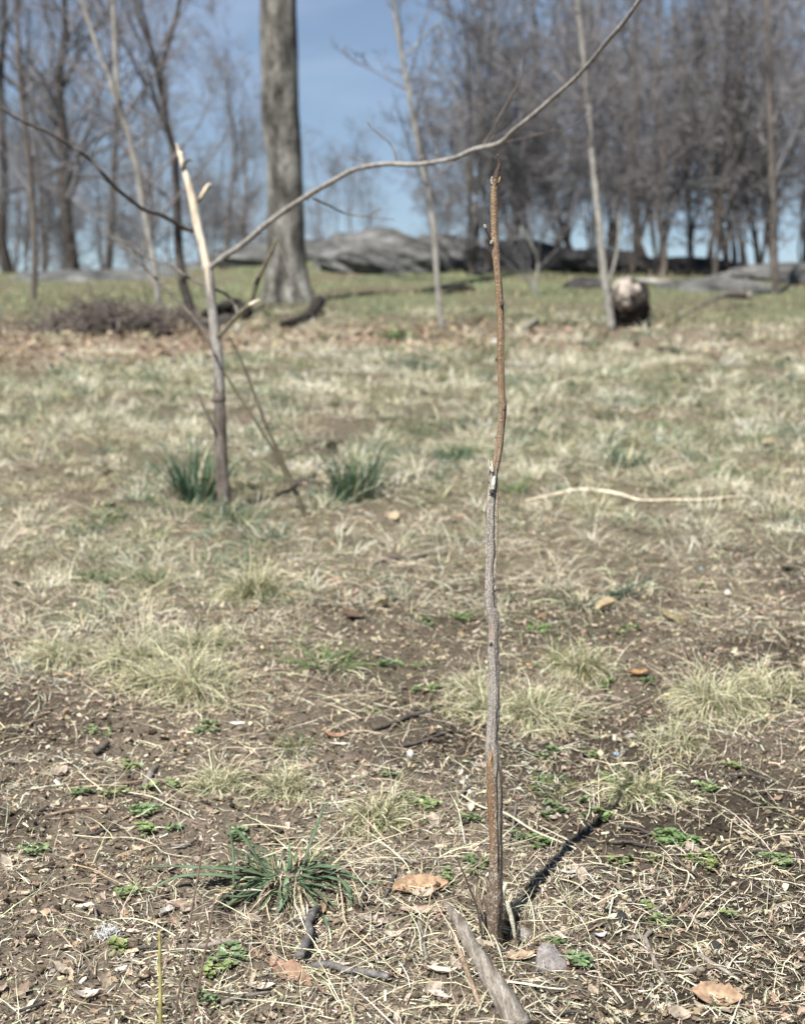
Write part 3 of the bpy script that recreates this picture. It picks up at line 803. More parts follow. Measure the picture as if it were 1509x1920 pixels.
part_tube('splinter', [(468, 572, 4), (478, 566, 4.5), (489, 562, 1.5)], YS - .06, 8, M['peeled'], fork, 6, .1, 0, 8)
part_tube('twig', [(447, 590, 5.5), (443, 577, 5), (434, 563, 4.6), (424, 552, 4.4), (407, 544, 4), (385, 535, 3.8), (365, 527, 3.6), (345, 515, 4), (320, 495, 3.4), (303, 492, 3), (290, 489, 2.8), (270, 478, 2.5), (250, 462, 2.2), (225, 448, 1.8), (190, 425, 1.2)],
          [YS - .05] + [YS + .04] * 14, 60, M['twig'], fork, 7, .1, .04, 42)
part_tube('branch', [(403, 668, 4), (395, 648, 4), (385, 628, 4), (370, 604, 4), (340, 570, 3.8), (310, 540, 3.6), (290, 520, 3.4), (265, 496, 3.2), (240, 468, 2.8), (220, 452, 2.2), (190, 430, 1.4)], YS - .06, 50, M['twig'], sp, 7, .1, .05, 43, label='thin bare branch slanting up to the left')
part_tube('twig', [(404, 812, 4), (398, 795, 4), (390, 778, 3.2), (380, 758, 2.6), (374, 738, 1.8)], YS - .03, 14, M['twig_dark'], sp, 6, .1, .04, 44)
for (a_, b_) in [((460, 455), (466, 452)), ((545, 388), (550, 384)), ((1000, 215), (1003, 211)), ((1110, 112), (1113, 108)), ((850, 297), (855, 295)), ((690, 312), (696, 311))]:
    y_ = archY(a_[0]); part_tube('bud', [(a_[0] - 2, a_[1] + 1, 8), (a_[0] + 1, a_[1], 10.5), (b_[0] - 2, b_[1] + 1, 8)], y_, 6, M['twig'], ab, 8, .1, 0, 2)

# leaning twin stalk right of it
bs = G(574, 966)
lt = empty('leaning_stalk', bs, 'two thin olive stalks rising from one foot, leaning against the sapling', 'plant stalk')
YL = float(bs[1])
part_tube('stalk', [(578, 975, 7), (565, 945, 7), (548, 910, 6.5), (537, 880, 5.5), (515, 832, 5), (500, 800, 5), (485, 760, 4.6), (470, 720, 4.4), (452, 675, 4), (440, 648, 3.4), (430, 630, 2.4)], YL - .03, 50, M['stalk_olive'], lt, 8, .08, .04, 51)
part_tube('stalk', [(552, 915, 5.5), (537, 893, 5.5), (520, 855, 5), (495, 815, 4.8), (475, 782, 4.6), (450, 745, 4.2), (430, 712, 3.6), (418, 695, 2.4)], YL - .05, 40, M['stalk_olive'], lt, 8, .08, .04, 52)
part_tube('twig', [(499, 800, 3), (506, 791, 2.6), (509, 783, 1.4)], YL - .04, 6, M['stalk_olive'], lt, 5, 0, 0, 53)

# ------------------------------------------------------------------ the upright snapped stem (main subject)
YM = float(G(930, 1772)[1])
base = G(930, 1770)
ms = empty('snapped_stem', base, 'tall upright snapped stem with grey split bark and reddish top', 'sapling')
low = [(927, 1800, 20), (929, 1782, 21), (927, 1760, 24), (926, 1740, 24.5), (927, 1700, 24), (928, 1660, 22), (929, 1620, 20.5), (929, 1580, 19.5), (928, 1540, 21), (927, 1500, 23.5), (926, 1460, 23), (925, 1430, 22), (922, 1400, 20.5),
       (922, 1380, 18.5), (924, 1350, 18), (925, 1310, 18.5), (925, 1260, 17), (924, 1215, 17.5), (924, 1200, 17), (926, 1180, 18), (924, 1155, 19), (919, 1130, 19.5), (918.5, 1090, 18), (920, 1050, 18.5), (921, 1000, 19), (922, 960, 19),
       (923, 930, 17.5), (923.5, 912, 14.5), (924, 890, 13.5), (925, 878, 11)]
P, R = px_curve(low, YM, 520); R = R * 1.13
rows = np.interp(np.linspace(0, 1, 520), np.linspace(0, 1, 520), np.linspace(0, 1, 520))
prow = CY - F * ((P[:, 2] - H_CAM) * cosp + P[:, 1] * sinp) / (P[:, 1] * cosp - (P[:, 2] - H_CAM) * sinp)
def bump01(x, a, b, w=12): return sstep(a - w, a + w, x) * (1 - sstep(b - w, b + w, x))
def stem_mult(A, t):
    row = np.interp(t, np.linspace(0, 1, 520), prow)
    ang = (A + np.pi) % (2 * np.pi) - np.pi      # -pi/2 faces the camera, 0 is right
    w = (fbm(row * .03, A * 0 + 1, 4, 2) - .5) * .35
    g = .62 * np.exp(-((ang + 1.02 + w) / .17) ** 2) * bump01(row, 1445, 1630, 18)
    g = g + .55 * np.exp(-((ang + .85 + w) / .17) ** 2) * bump01(row, 925, 1150, 20)
    g = g + .35 * np.exp(-((ang + 2.25 - w) / .14) ** 2) * bump01(row, 930, 1090, 10)
    g = g + .20 * np.exp(-((ang + 2.3 + w) / .12) ** 2) * bump01(row, 1250, 1330, 10)
    g = g + .42 * np.exp(-((ang + 1.75 + w * .5 - (row - 1432) * .004) / .20) ** 2) * bump01(row, 1395, 1440, 8)
    return 1 - g
V, Fc, (A, S) = rough_tube(P, R, 44, .17, .26, 8, 77, mult=stem_mult)
row = np.repeat(prow[:, None], 44, 1); ang = (A + np.pi) % (2 * np.pi) - np.pi
streak = fbm(np.cos(A) * 6 + 9, np.sin(A) * 6 + row * .012, 6, 3)
speck = fbm(np.cos(A) * 9 + 3, np.sin(A) * 9 + row * .35, 8, 2)
def lerp(c, d, t): return c * (1 - t[..., None]) + np.asarray(d) * t[..., None]
c = np.broadcast_to(np.array([.265, .228, .182]), row.shape + (3,)).copy()          # grey-brown bark
c = lerp(c, [.12, .095, .075], sstep(.5, .7, streak))
c = lerp(c, [.46, .42, .37], sstep(.55, .68, speck) * .85)
c = lerp(c, [.08, .065, .052], (1 - sstep(.24, .38, speck)) * .7)
brown = sstep(1400, 1480, row + (streak - .5) * 60)
c = lerp(c, [.13, .09, .062], brown * .85)
c = lerp(c, [.42, .35, .28], sstep(.6, .68, speck) * brown)
c = lerp(c, [.22, .125, .065], np.exp(-((ang + 2.45) / (.3 + .5 * streak)) ** 2) * bump01(row + (streak - .5) * 90, 1430, 1590, 30) * .9)
c = lerp(c, [.36, .2, .08], np.exp(-((ang + 1.9) / .4) ** 2) * bump01(row, 1160, 1200, 10) * .6)
c = lerp(c, [.07, .05, .04], sstep(1640, 1770, row) * .45)
c = lerp(c, [.5, .47, .42], np.exp(-((ang + 1.5) / .6) ** 2) * bump01(row, 870, 918, 8) * .8)
c = lerp(c, [.35, .32, .29], bump01(row, 925, 1420, 30) * np.exp(-((ang + 1.8) / .8) ** 2) * .55)
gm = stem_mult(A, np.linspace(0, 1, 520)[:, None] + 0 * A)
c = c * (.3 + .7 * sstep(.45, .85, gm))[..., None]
col = np.vstack([c.reshape(-1, 3), [[.2, .15, .1], [.4, .35, .3]]])
ls = obj('stem', V, Fc, M['stem'], ms, col=col); ls['label'] = 'grey split lower stem'
up = [(925, 905, 9), (927, 890, 10), (929, 875, 12), (931, 862, 12.6), (934, 845, 12.6), (937, 820, 12), (940, 790, 12.2), (941.5, 765, 12.6), (940, 735, 11.8), (939, 700, 11.6), (938, 660, 12), (938, 600, 11.6), (937, 575, 11.4), (935, 545, 11.2),
      (933, 520, 11.4), (930, 485, 12), (928, 455, 13), (927, 440, 12), (926, 400, 11), (926, 355, 10.8), (927, 345, 11.5), (929, 338, 12.5), (931, 330, 13), (932.5, 322, 10), (935.5, 314, 8), (936, 306, 6.4), (934.5, 298, 5.4), (932.5, 290.5, 5)]
P, R = px_curve(up, YM, 420); R = R * 1.10
V, Fc, (A, S) = rough_tube(P, R, 24, .10, .15, 6, 78)
prow2 = CY - F * ((P[:, 2] - H_CAM) * cosp + P[:, 1] * sinp) / (P[:, 1] * cosp - (P[:, 2] - H_CAM) * sinp)
row = np.repeat(prow2[:, None], 24, 1); ang = (A + np.pi) % (2 * np.pi) - np.pi
streak = fbm(np.cos(A) * 5 + 9, np.sin(A) * 5 + row * .008, 16, 3); speck = fbm(np.cos(A) * 9 + 3, np.sin(A) * 9 + row * .5, 18, 2)
c = np.broadcast_to(np.array([.25, .168, .098]), row.shape + (3,)).copy()
c = lerp(c, [.29, .22, .145], bump01(row, 770, 900, 60) * .8)
c = lerp(c, [.13, .07, .045], sstep(.52, .66, streak))
c = lerp(c, [.40, .32, .22], sstep(.6, .7, speck) * .7)
c = lerp(c, [.045, .032, .026], (1 - sstep(328, 350, row)) * .92)
c = lerp(c, [.35, .27, .2], bump01(row, 430, 470, 10) * sstep(.5, .6, speck) * .8)
col = np.vstack([c.reshape(-1, 3), [[.2, .15, .1], [.6, .52, .4]]])
us = obj('upper_stem', V, Fc, M['stem'], ms, col=col); us['label'] = 'thin reddish brown upper stem'
def stem_bit(name, pts, dy, colr, parent=ms, n=10, sides=8, amp=.15, seed=1, label=None):
    P, R = px_curve(pts, YM + dy, n)
    V, Fc, _ = rough_tube(P, R, sides, amp, .08, 4, seed)
    rg = np.random.default_rng(seed); cc = jitcol(rg, colr, len(V), .18, .04)
    o = obj(name, V, Fc, M['stem'], parent, col=cc)
    if label: o['label'] = label
    return o
t_ = stem_bit('side_twig', [(923, 455, 5), (918, 445, 4.6), (914, 436, 4.2), (910, 427, 4)], -.004, (.05, .03, .028), us, seed=3)
stem_bit('twig_tip', [(910.5, 428, 5), (909, 424, 6), (908.5, 421, 4.5)], -.004, (.36, .33, .29), us, 6, seed=4)
stem_bit('bud', [(921, 458, 6), (921.5, 454, 7), (923, 450, 4)], -.006, (.32, .28, .24), us, 6, seed=5)
stem_bit('bud', [(940, 574, 6), (941, 569, 7), (940.5, 563, 5)], -.005, (.09, .07, .065), us, 6, seed=6)
stem_bit('bud', [(944, 768, 4.5), (945, 763, 5), (944.5, 759, 3)], -.005, (.2, .15, .12), us, 6, seed=7)
stem_bit('bud', [(932, 676, 3), (930.5, 674, 3.4), (930, 671, 1.5)], -.002, (.1, .08, .07), us, 5, seed=8)
stem_bit('bud', [(930, 822, 3), (929, 820, 3.4), (929, 817, 1.5)], -.002, (.3, .25, .2), us, 5, seed=8)
stem_bit('torn_tip', [(922.5, 346, 3.5), (921, 340, 4), (921.5, 334, 3), (922, 331, 1.4)], -.003, (.36, .33, .29), us, 8, seed=9)
stem_bit('torn_tip', [(934, 343, 5), (936.5, 337, 5), (937, 331, 2)], -.004, (.26, .18, .1), us, 8, seed=10)
stem_bit('splinter', [(917, 905, 3.5), (916, 890, 3.6), (917.5, 875, 3.2), (918, 866, 1.6)], -.003, (.3, .26, .22), ls, 14, seed=11)
stem_bit('splinter', [(923, 885, 6), (922, 874, 5), (921, 864, 2)], -.008, (.55, .52, .47), ls, 12, seed=12)
stem_bit('splinter', [(919.5, 882, 3), (916.5, 870, 2.6), (915.5, 862, 1.2)], -.006, (.6, .57, .52), ls, 10, seed=13)
stem_bit('splinter', [(928, 905, 5), (929, 890, 6), (930, 876, 3)], -.006, (.2, .165, .14), ls, 12, seed=14)
stem_bit('splinter', [(924, 918, 6), (925, 904, 8), (927, 893, 3)], -.009, (.62, .59, .53), ls, 12, seed=15)
stem_bit('bark_strip', [(912, 1075, 2), (911.5, 1040, 3.6), (912, 1000, 3), (913.5, 965, 3), (915, 930, 3), (917, 905, 2)], -.002, (.42, .37, .3), ls, 40, 6, .2, 16)
stem_bit('bark_strip', [(929, 1120, 2), (929.5, 1070, 3.4), (931, 1010, 4.4), (932, 960, 4.4), (931.5, 920, 3.4), (930, 905, 2)], -.004, (.3, .24, .18), ls, 50, 6, .2, 17)
stem_bit('bark_strip', [(931, 1620, 3), (934, 1580, 5.5), (935, 1530, 7), (936, 1490, 7.5), (934, 1450, 6), (931, 1425, 3)], -.004, (.21, .18, .155), ls, 50, 8, .16, 18)
stem_bit('bark_strip', [(921, 1448, 2), (918, 1440, 3.5), (919, 1428, 5), (921, 1415, 3), (921, 1405, 1.5)], -.0075, (.42, .22, .09), ls, 20, 6, .12, 19)
stem_bit('knot', [(922, 926, 8), (922.5, 921, 9.5), (923, 917, 5)], -.007, (.09, .075, .065), ls, 8, seed=20)
stem_bit('knot', [(909, 961, 3), (907.5, 957, 5.5), (909, 953, 3)], -.002, (.45, .42, .38), ls, 8, seed=21)
stem_bit('knot', [(910, 1047, 4), (910, 1041, 6), (911, 1036, 3)], -.002, (.22, .19, .16), ls, 8, seed=22)
stem_bit('knot', [(920.5, 1211, 5), (921, 1208, 6), (921.5, 1204, 4)], -.0068, (.05, .04, .035), ls, 6, seed=23)
stem_bit('knot', [(930.5, 1212, 4), (931, 1208, 5), (931, 1204, 3)], -.003, (.24, .2, .17), ls, 6, seed=24)
stem_bit('knot', [(933, 1317, 4), (933.5, 1312, 5.5), (932, 1307, 3)], -.002, (.3, .26, .22), ls, 6, seed=25)
stem_bit('knot', [(928, 1108, 4), (928.5, 1103, 5.5), (928, 1098, 3)], -.004, (.32, .28, .24), ls, 6, seed=26)
stem_bit('dead_shoot', [(908, 1782, 9), (907, 1755, 9), (905, 1725, 8), (901, 1700, 7), (896, 1672, 6), (895, 1660, 3)], -.008, (.2, .155, .12), ms, 30, 9, .22, 27)
stem_bit('dead_shoot', [(916, 1780, 10), (915, 1750, 11), (913, 1715, 9), (914, 1690, 5), (913, 1660, 2)], .006, (.15, .11, .085), ms, 30, 9, .2, 28)
stem_bit('dead_shoot', [(905, 1772, 4.5), (902, 1745, 4.2), (897, 1715, 4), (890, 1690, 4), (880, 1666, 3.6), (870, 1640, 3), (862, 1622, 2.2), (857, 1607, 1.2)], -.03, (.075, .055, .048), ms, 30, 7, .1, 29, label='thin dark side shoot leaning left')
stem_bit('peeled_bark', [(938, 1700, 5.4), (942, 1680, 8.1), (946, 1662, 8.8), (949, 1655, 4.1)], .004, (.62, .56, .48), ms, 16, 7, .1, 30)
stem_bit('peeled_bark', [(965, 1760, 5.4), (962, 1738, 8.1), (957, 1715, 8.8), (952, 1698, 8.1), (950, 1690, 4.1)], .0, (.58, .53, .46), ms, 18, 7, .1, 31)
stem_bit('peeled_bark', [(943, 1712, 4.1), (940, 1690, 6.8), (943, 1668, 4.1)], .01, (.5, .44, .36), ms, 14, 7, .1, 32)
stem_bit('dead_shoot', [(962, 1775, 8), (964, 1745, 9), (962, 1715, 7), (958, 1690, 3)], .05, (.2, .14, .1), ms, 16, 7, .2, 33)

# ------------------------------------------------------------------ sticks, branches and stalks of the foreground
def stick(name, pts, mat, label, n=30, sides=10, lift=.6, amp=.1, ridge=.06, seed=0, cat='stick', group=None, hover=0, subs=()):
    P, R = ground_curve(pts, n, lift, hover)
    b0 = np.array([P[0, 0], P[0, 1], float(gz(P[0, 0], P[0, 1]))])
    V, Fc, _ = rough_tube(P, R, sides, amp, ridge, 5, seed)
    if not subs:
        o = obj(name, V, Fc, M[mat], loc=b0); return tag(o, label, cat, group)
    e = empty(name, b0, label, cat, group)
    obj('main_stem', V, Fc, M[mat], e)
    for (nm, p2, m2) in subs:
        P2, R2 = ground_curve(p2, 16, lift, hover)
        V, Fc, _ = rough_tube(P2, R2, 8, amp, ridge, 4, seed + 1)
        obj(nm, V, Fc, M[m2], e)
    return e

stick('weathered_branch', [(832, 1702, 8), (846, 1719, 16), (868, 1753, 24), (891, 1797, 29), (918, 1845, 35), (943, 1886, 40), (971, 1934, 43)], 'weathered',
      'thick weathered grey branch lying left of the stem foot', 120, 30, .5, .10, .20, 5, 'branch',
      subs=[('bark_strip', [(842, 1738, 5), (856, 1780, 8), (868, 1815, 9), (882, 1850, 9), (900, 1895, 9)], 'bark_piece'),
            ('splinter', [(826, 1706, 8), (832, 1702, 9), (842, 1712, 6)], 'bark_piece'),
            ('splinter', [(875, 1826, 6), (888, 1862, 7), (902, 1900, 6)], 'weathered')])
stick('forked_stick', [(562, 1810, 17), (573, 1788, 17), (581, 1765, 15), (578, 1745, 14), (585, 1732, 15), (597, 1722, 11), (604, 1715, 7)], 'twig_grey',
      'short crooked grey stick standing out below the green tuft', 40, 14, 1.5, .1, .05, 6, subs=[('side_twig', [(579, 1740, 6), (577, 1730, 5), (582, 1724, 3)], 'twig_dark')])
stick('dark_stick', [(585, 1822, 13), (630, 1826, 14), (665, 1832, 13), (700, 1838, 14), (728, 1841, 13)], 'twig_grey', 'dark smooth stick lying across below the crooked grey stick', 50, 14, 1.1, .07, .04, 7)
stick('brown_stick', [(345, 1783, 8), (375, 1781, 11), (405, 1778, 11), (425, 1774, 12), (442, 1772, 8)], 'twig', 'knobby brown stick crossed by the thin brown stalks', 34, 10, .6, .16, .07, 8)
stick('black_stick', [(700, 1376, 9), (735, 1361, 8.5), (765, 1352, 9.5), (800, 1340, 7.5), (826, 1327, 5)], 'twig_dark', 'dark charred stick lying left of the stem, middle ground', 34, 10, .8, .12, .05, 9)
stick('grey_stick', [(750, 1407, 6), (785, 1398, 6), (815, 1388, 5), (840, 1378, 3.5)], 'twig_dark', 'thinner dark stick just below the charred stick', 24, 8, .7, .1, .05, 10)
stick('stub_stick', [(272, 1478, 12), (283, 1462, 13), (291, 1444, 10)], 'twig', 'short fat grey stub of wood among weeds at left', 16, 12, .6, .12, .08, 11)
stick('grey_stick', [(1175, 1764, 7), (1193, 1766, 10), (1208, 1768, 9), (1217, 1790, 7.5), (1228, 1818, 8), (1245, 1843, 6.5), (1252, 1850, 4)], 'twig',
      'bent grey stick pointing down at lower right', 40, 11, .7, .14, .06, 12, subs=[('side_twig', [(1208, 1772, 8), (1218, 1758, 9), (1222, 1750, 5)], 'twig')])
stick('dark_stick', [(1255, 1597, 4), (1268, 1618, 4.5), (1282, 1636, 4.5), (1298, 1652, 3.5), (1306, 1656, 2)], 'twig_dark', 'thin dark stick below the weeds at right edge', 20, 7, .8, .08, .03, 13)
stick('dark_stick', [(720, 1694, 7), (729, 1672, 8), (738, 1653, 8), (742, 1645, 4)], 'twig_dark', 'short dark stick left of the curled brown leaf', 16, 8, .8, .12, .05, 14)
stick('brown_stick', [(785, 1735, 9), (790, 1760, 9), (793, 1785, 9), (800, 1800, 7)], 'twig', 'brown stick left of the weathered branch, pointing down', 16, 9, .6, .14, .06, 15)
stick('dark_stick', [(168, 1572, 4), (185, 1565, 6), (205, 1560, 5), (225, 1558, 3)], 'twig_dark', 'dark twig beside the bark chip at lower left', 14, 7, .6, .12, .05, 16)
stick('grey_stick', [(1310, 1798, 10), (1335, 1812, 9), (1358, 1830, 8), (1385, 1850, 7)], 'weathered', 'grey wood piece in the lower right corner', 20, 9, .6, .15, .08, 17)
stick('grey_stick', [(1280, 1836, 11), (1300, 1833, 12), (1320, 1828, 8)], 'twig', 'stubby grey stick in the lower right corner', 14, 9, .6, .15, .08, 18)
stick('grey_stick', [(612, 1530, 4.5), (630, 1524, 6), (650, 1516, 4)], 'twig', 'short grey twig above the green tuft', 12, 7, .7, .12, .05, 19)
stick('brown_stick', [(322, 1598, 5), (345, 1592, 9), (362, 1585, 7), (370, 1582, 3)], 'twig', 'short brown stick left of the thin brown stalk', 14, 8, .6, .15, .06, 20)
stick('brown_stick', [(968, 1514, 6), (960, 1560, 4.5), (952, 1590, 4)], 'twig', 'brown twig just right of the stem, mid height of its shadow', 18, 7, .9, .1, .05, 21)
stick('dark_stick', [(958, 1826, 6), (970, 1838, 7), (985, 1862, 5), (992, 1872, 3)], 'twig_dark', 'dark curved twig between grey stone and weathered branch', 16, 7, .6, .1, .05, 22)
stick('white_branch', [(985, 942, 3), (1030, 935, 5.5, .004), (1075, 931, 7, .01), (1120, 931, 6.5, .012), (1165, 936, 6, .004), (1200, 942, 5), (1260, 943, 4.5), (1330, 942, 4), (1420, 938, 3)], 'peeled', 'long pale peeled branch lying across the middle ground at right', 60, 9, .9, .1, .04, 23, 'branch')
stick('dark_branch', [(705, 1062, 6), (740, 1056, 8), (775, 1052, 8), (805, 1046, 6), (845, 1040, 4)], 'twig_dark', 'dark crumbling stick in the leaf scraps, centre', 26, 8, .6, .2, .1, 24)
stick('dark_branch', [(1125, 760, 5), (1150, 765, 7), (1185, 768, 6), (1205, 770, 3)], 'twig', 'grey twig lying in the grass at right, far', 16, 7, .8, .1, .05, 25)
stick('dark_branch', [(775, 728, 3), (800, 742, 5), (835, 748, 5), (860, 752, 3)], 'twig_dark', 'dark twig in the grass left of the stem, far', 16, 7, .8, .1, .05, 26)
stick('dark_branch', [(165, 695, 3), (195, 682, 5), (225, 683, 5), (270, 692, 4), (310, 690, 3)], 'twig', 'grey bent branch lying in the grass at far left', 20, 7, 1.2, .1, .05, 27)
stick('dark_branch', [(830, 553, 5), (850, 549, 12), (870, 546, 11), (890, 543, 5)], 'log_dark', 'dark log in the grass behind the slim pale tree', 14, 8, .5, .1, .05, 28, 'log')
stick('brown_stick', [(180, 1420, 12), (195, 1405, 13), (204, 1398, 6)], 'twig_dark', 'dark lump of wood at the left edge, mid ground', 12, 9, .5, .15, .08, 29)
stick('grey_stick', [(250, 1140, 6), (275, 1148, 7), (300, 1156, 6), (325, 1165, 4)], 'twig', 'grey twig lying above the large straw tuft at left', 16, 8, .7, .12, .05, 30)

# standing stalks close to the camera, feet below the frame
def standing(name, pts, Y0, Y1, mat, label, n=30, sides=8, cat='plant stalk'):
    Ys = list(np.linspace(Y0, Y1, len(pts)))
    P, R = px_curve(pts, Ys, n)
    g = float(gz(P[0, 0], P[0, 1]))
    P[:, 2] -= 0
    b0 = np.array([P[0, 0], P[0, 1], g])
    V, Fc, _ = rough_tube(P, R, sides, .06, .03, 4, int(pts[0][0]))
    o = obj(name, V, Fc, M[mat], loc=b0)
    return tag(o, label, cat)
gY = float(G(300, 1880)[1])
standing('upright_stalk', [(302, 1960, 8), (301, 1890, 7.5), (301, 1850, 6.8), (300, 1800, 6), (300, 1770, 5.6), (299, 1746, 5)], float(G(302, 1950)[1]), float(G(302, 1950)[1]) + .02, 'stalk_green', 'cut yellow green stalk standing at the lower left edge')
standing('upright_stalk', [(326, 1960, 5), (332, 1890, 4.5), (345, 1800, 4.4), (358, 1720, 4.2), (372, 1640, 4), (380, 1590, 3.6), (385, 1556, 2.4)], float(G(326, 1955)[1]), float(G(326, 1955)[1]) + .05, 'stalk_brown', 'taller of two thin brown stalks beside the yellow green stalk')
standing('upright_stalk', [(358, 1960, 4.6), (366, 1885, 4.4), (378, 1820, 4.2), (390, 1760, 4), (398, 1710, 4), (403, 1680, 3)], float(G(358, 1955)[1]), float(G(358, 1955)[1]) + .04, 'stalk_brown', 'shorter of two thin brown stalks left of the green tuft')

# long single straws
def straw(pts, label, w=None, colr=(.6, .535, .42), seed=0, group=None, lift=1.2, cat='straw'):
    P, R = ground_curve(pts, 28, lift, .003)
    V, Fc, _ = rough_tube(P, R, 6, .08, .02, 3, seed, flat=.45)
    rg = np.random.default_rng(seed + 4); cc = jitcol(rg, colr, len(V), .05, .02)
    o = obj('straw', V, Fc, M['straw'], loc=(P[0, 0], P[0, 1], float(gz(P[0, 0], P[0, 1])))
            , col=cc)
    return tag(o, label, cat, group)
straw([(855, 1494, 4), (900, 1520, 5.5), (945, 1540, 6), (1000, 1567, 6), (1050, 1588, 5), (1080, 1598, 3)], 'long thick pale straw passing right behind the stem', seed=1)
straw([(1010, 1556, 3), (1045, 1575, 4), (1078, 1592, 4)], 'short straw lying just above the long thick straw', seed=2)
straw([(1048, 1656, 3.5), (1085, 1676, 4), (1110, 1690, 3.8), (1135, 1695, 2)], 'pale straw crossing the stem shadow from the left', seed=3)
straw([(1000, 1618, 2.5), (1080, 1618, 2.5), (1160, 1617, 2.4), (1220, 1624, 2.4), (1255, 1645, 2.2), (1262, 1690, 2)], 'long thin curved straw in the bare soil right of the shadow', seed=4, colr=(.5, .4, .29))
straw([(1250, 1625, 3), (1275, 1640, 3.6), (1290, 1648, 3.4), (1282, 1680, 2.4)], 'bent pale root at right below the weeds', seed=5, colr=(.66, .58, .46))
straw([(1252, 1612, 2.4), (1300, 1611, 2.6), (1352, 1611, 2)], 'thin straight straw lying under the weeds at right edge', seed=6)
straw([(137, 1577, 3), (190, 1581, 3), (250, 1584, 2.8), (290, 1592, 2.6), (310, 1608, 2.4), (360, 1616, 2)], 'long thin pale straw entering from the left edge', seed=7)
straw([(228, 1491, 3.5), (280, 1505, 4), (320, 1520, 3.8), (355, 1538, 3)], 'straight pale straw slanting below the weeds at left', seed=8)
straw([(150, 1457, 3.5), (175, 1478, 4), (200, 1502, 3)], 'short pale straw slanting near the left edge', seed=9, colr=(.6, .5, .4))
straw([(455, 1556, 3), (500, 1558, 4), (555, 1563, 3)], 'straight pale straw above the green tuft', seed=10)
straw([(632, 1640, 3.4), (640, 1700, 3.4), (648, 1740, 3.4), (670, 1770, 3.2), (700, 1800, 3), (740, 1832, 2.6), (780, 1850, 2.2)], 'long wavy tan straw running down from the green tuft', seed=11, colr=(.52, .4, .3))
straw([(652, 1645, 3.4), (666, 1675, 3.4), (677, 1710, 2.6)], 'short tan straw right of the green tuft', seed=12, colr=(.5, .38, .28))
straw([(724, 1680, 3), (760, 1705, 3.4), (800, 1732, 3)], 'pale straw below the curled brown leaf', seed=13)
straw([(912, 1745, 4), (925, 1775, 4.2), (938, 1800, 3.8), (948, 1838, 2.6)], 'bright forked straw in front of the stem foot', seed=14, colr=(.66, .6, .5))
straw([(950, 1852, 6), (1000, 1862, 6.5), (1055, 1869, 5)], 'thick pale straw below the grey stone', seed=15, colr=(.68, .62, .52))
straw([(272, 1796, 3), (330, 1795, 4), (395, 1798, 4)], 'thin pale straw under the knobby brown stick', seed=16)
straw([(1008, 1716, 2.5), (1020, 1745, 3), (1040, 1770, 2)], 'curved pale straw above the grey stone', seed=17, colr=(.6, .54, .45))
straw([(1148, 1690, 4), (1146, 1705, 4.4), (1142, 1725, 3)], 'short white straw standing in the soil at lower right', seed=18, colr=(.7, .66, .58))
straw([(1152, 1760, 4), (1168, 1752, 4.6), (1180, 1745, 3)], 'short white straw above the bent grey stick', seed=19, colr=(.7, .64, .55))
straw([(1130, 1852, 5), (1150, 1872, 6), (1168, 1890, 5)], 'thick pale straw at the bottom edge right of the stone', seed=20, colr=(.62, .53, .42))
straw([(1270, 1840, 4), (1300, 1858, 5), (1345, 1880, 4)], 'pale straw in the lower right corner beside the curled leaf', seed=21, colr=(.66, .6, .5))
straw([(525, 1752, 2.4), (530, 1790, 2.6), (545, 1815, 2.6), (590, 1830, 2.4), (640, 1842, 2)], 'thin looping straw over the dark smooth stick', seed=22, colr=(.6, .5, .36))
straw([(1056, 1694, 2.4), (1085, 1678, 3), (1100, 1660, 2.4)], 'thin forked straw on the stem shadow', seed=23, colr=(.5, .42, .33))

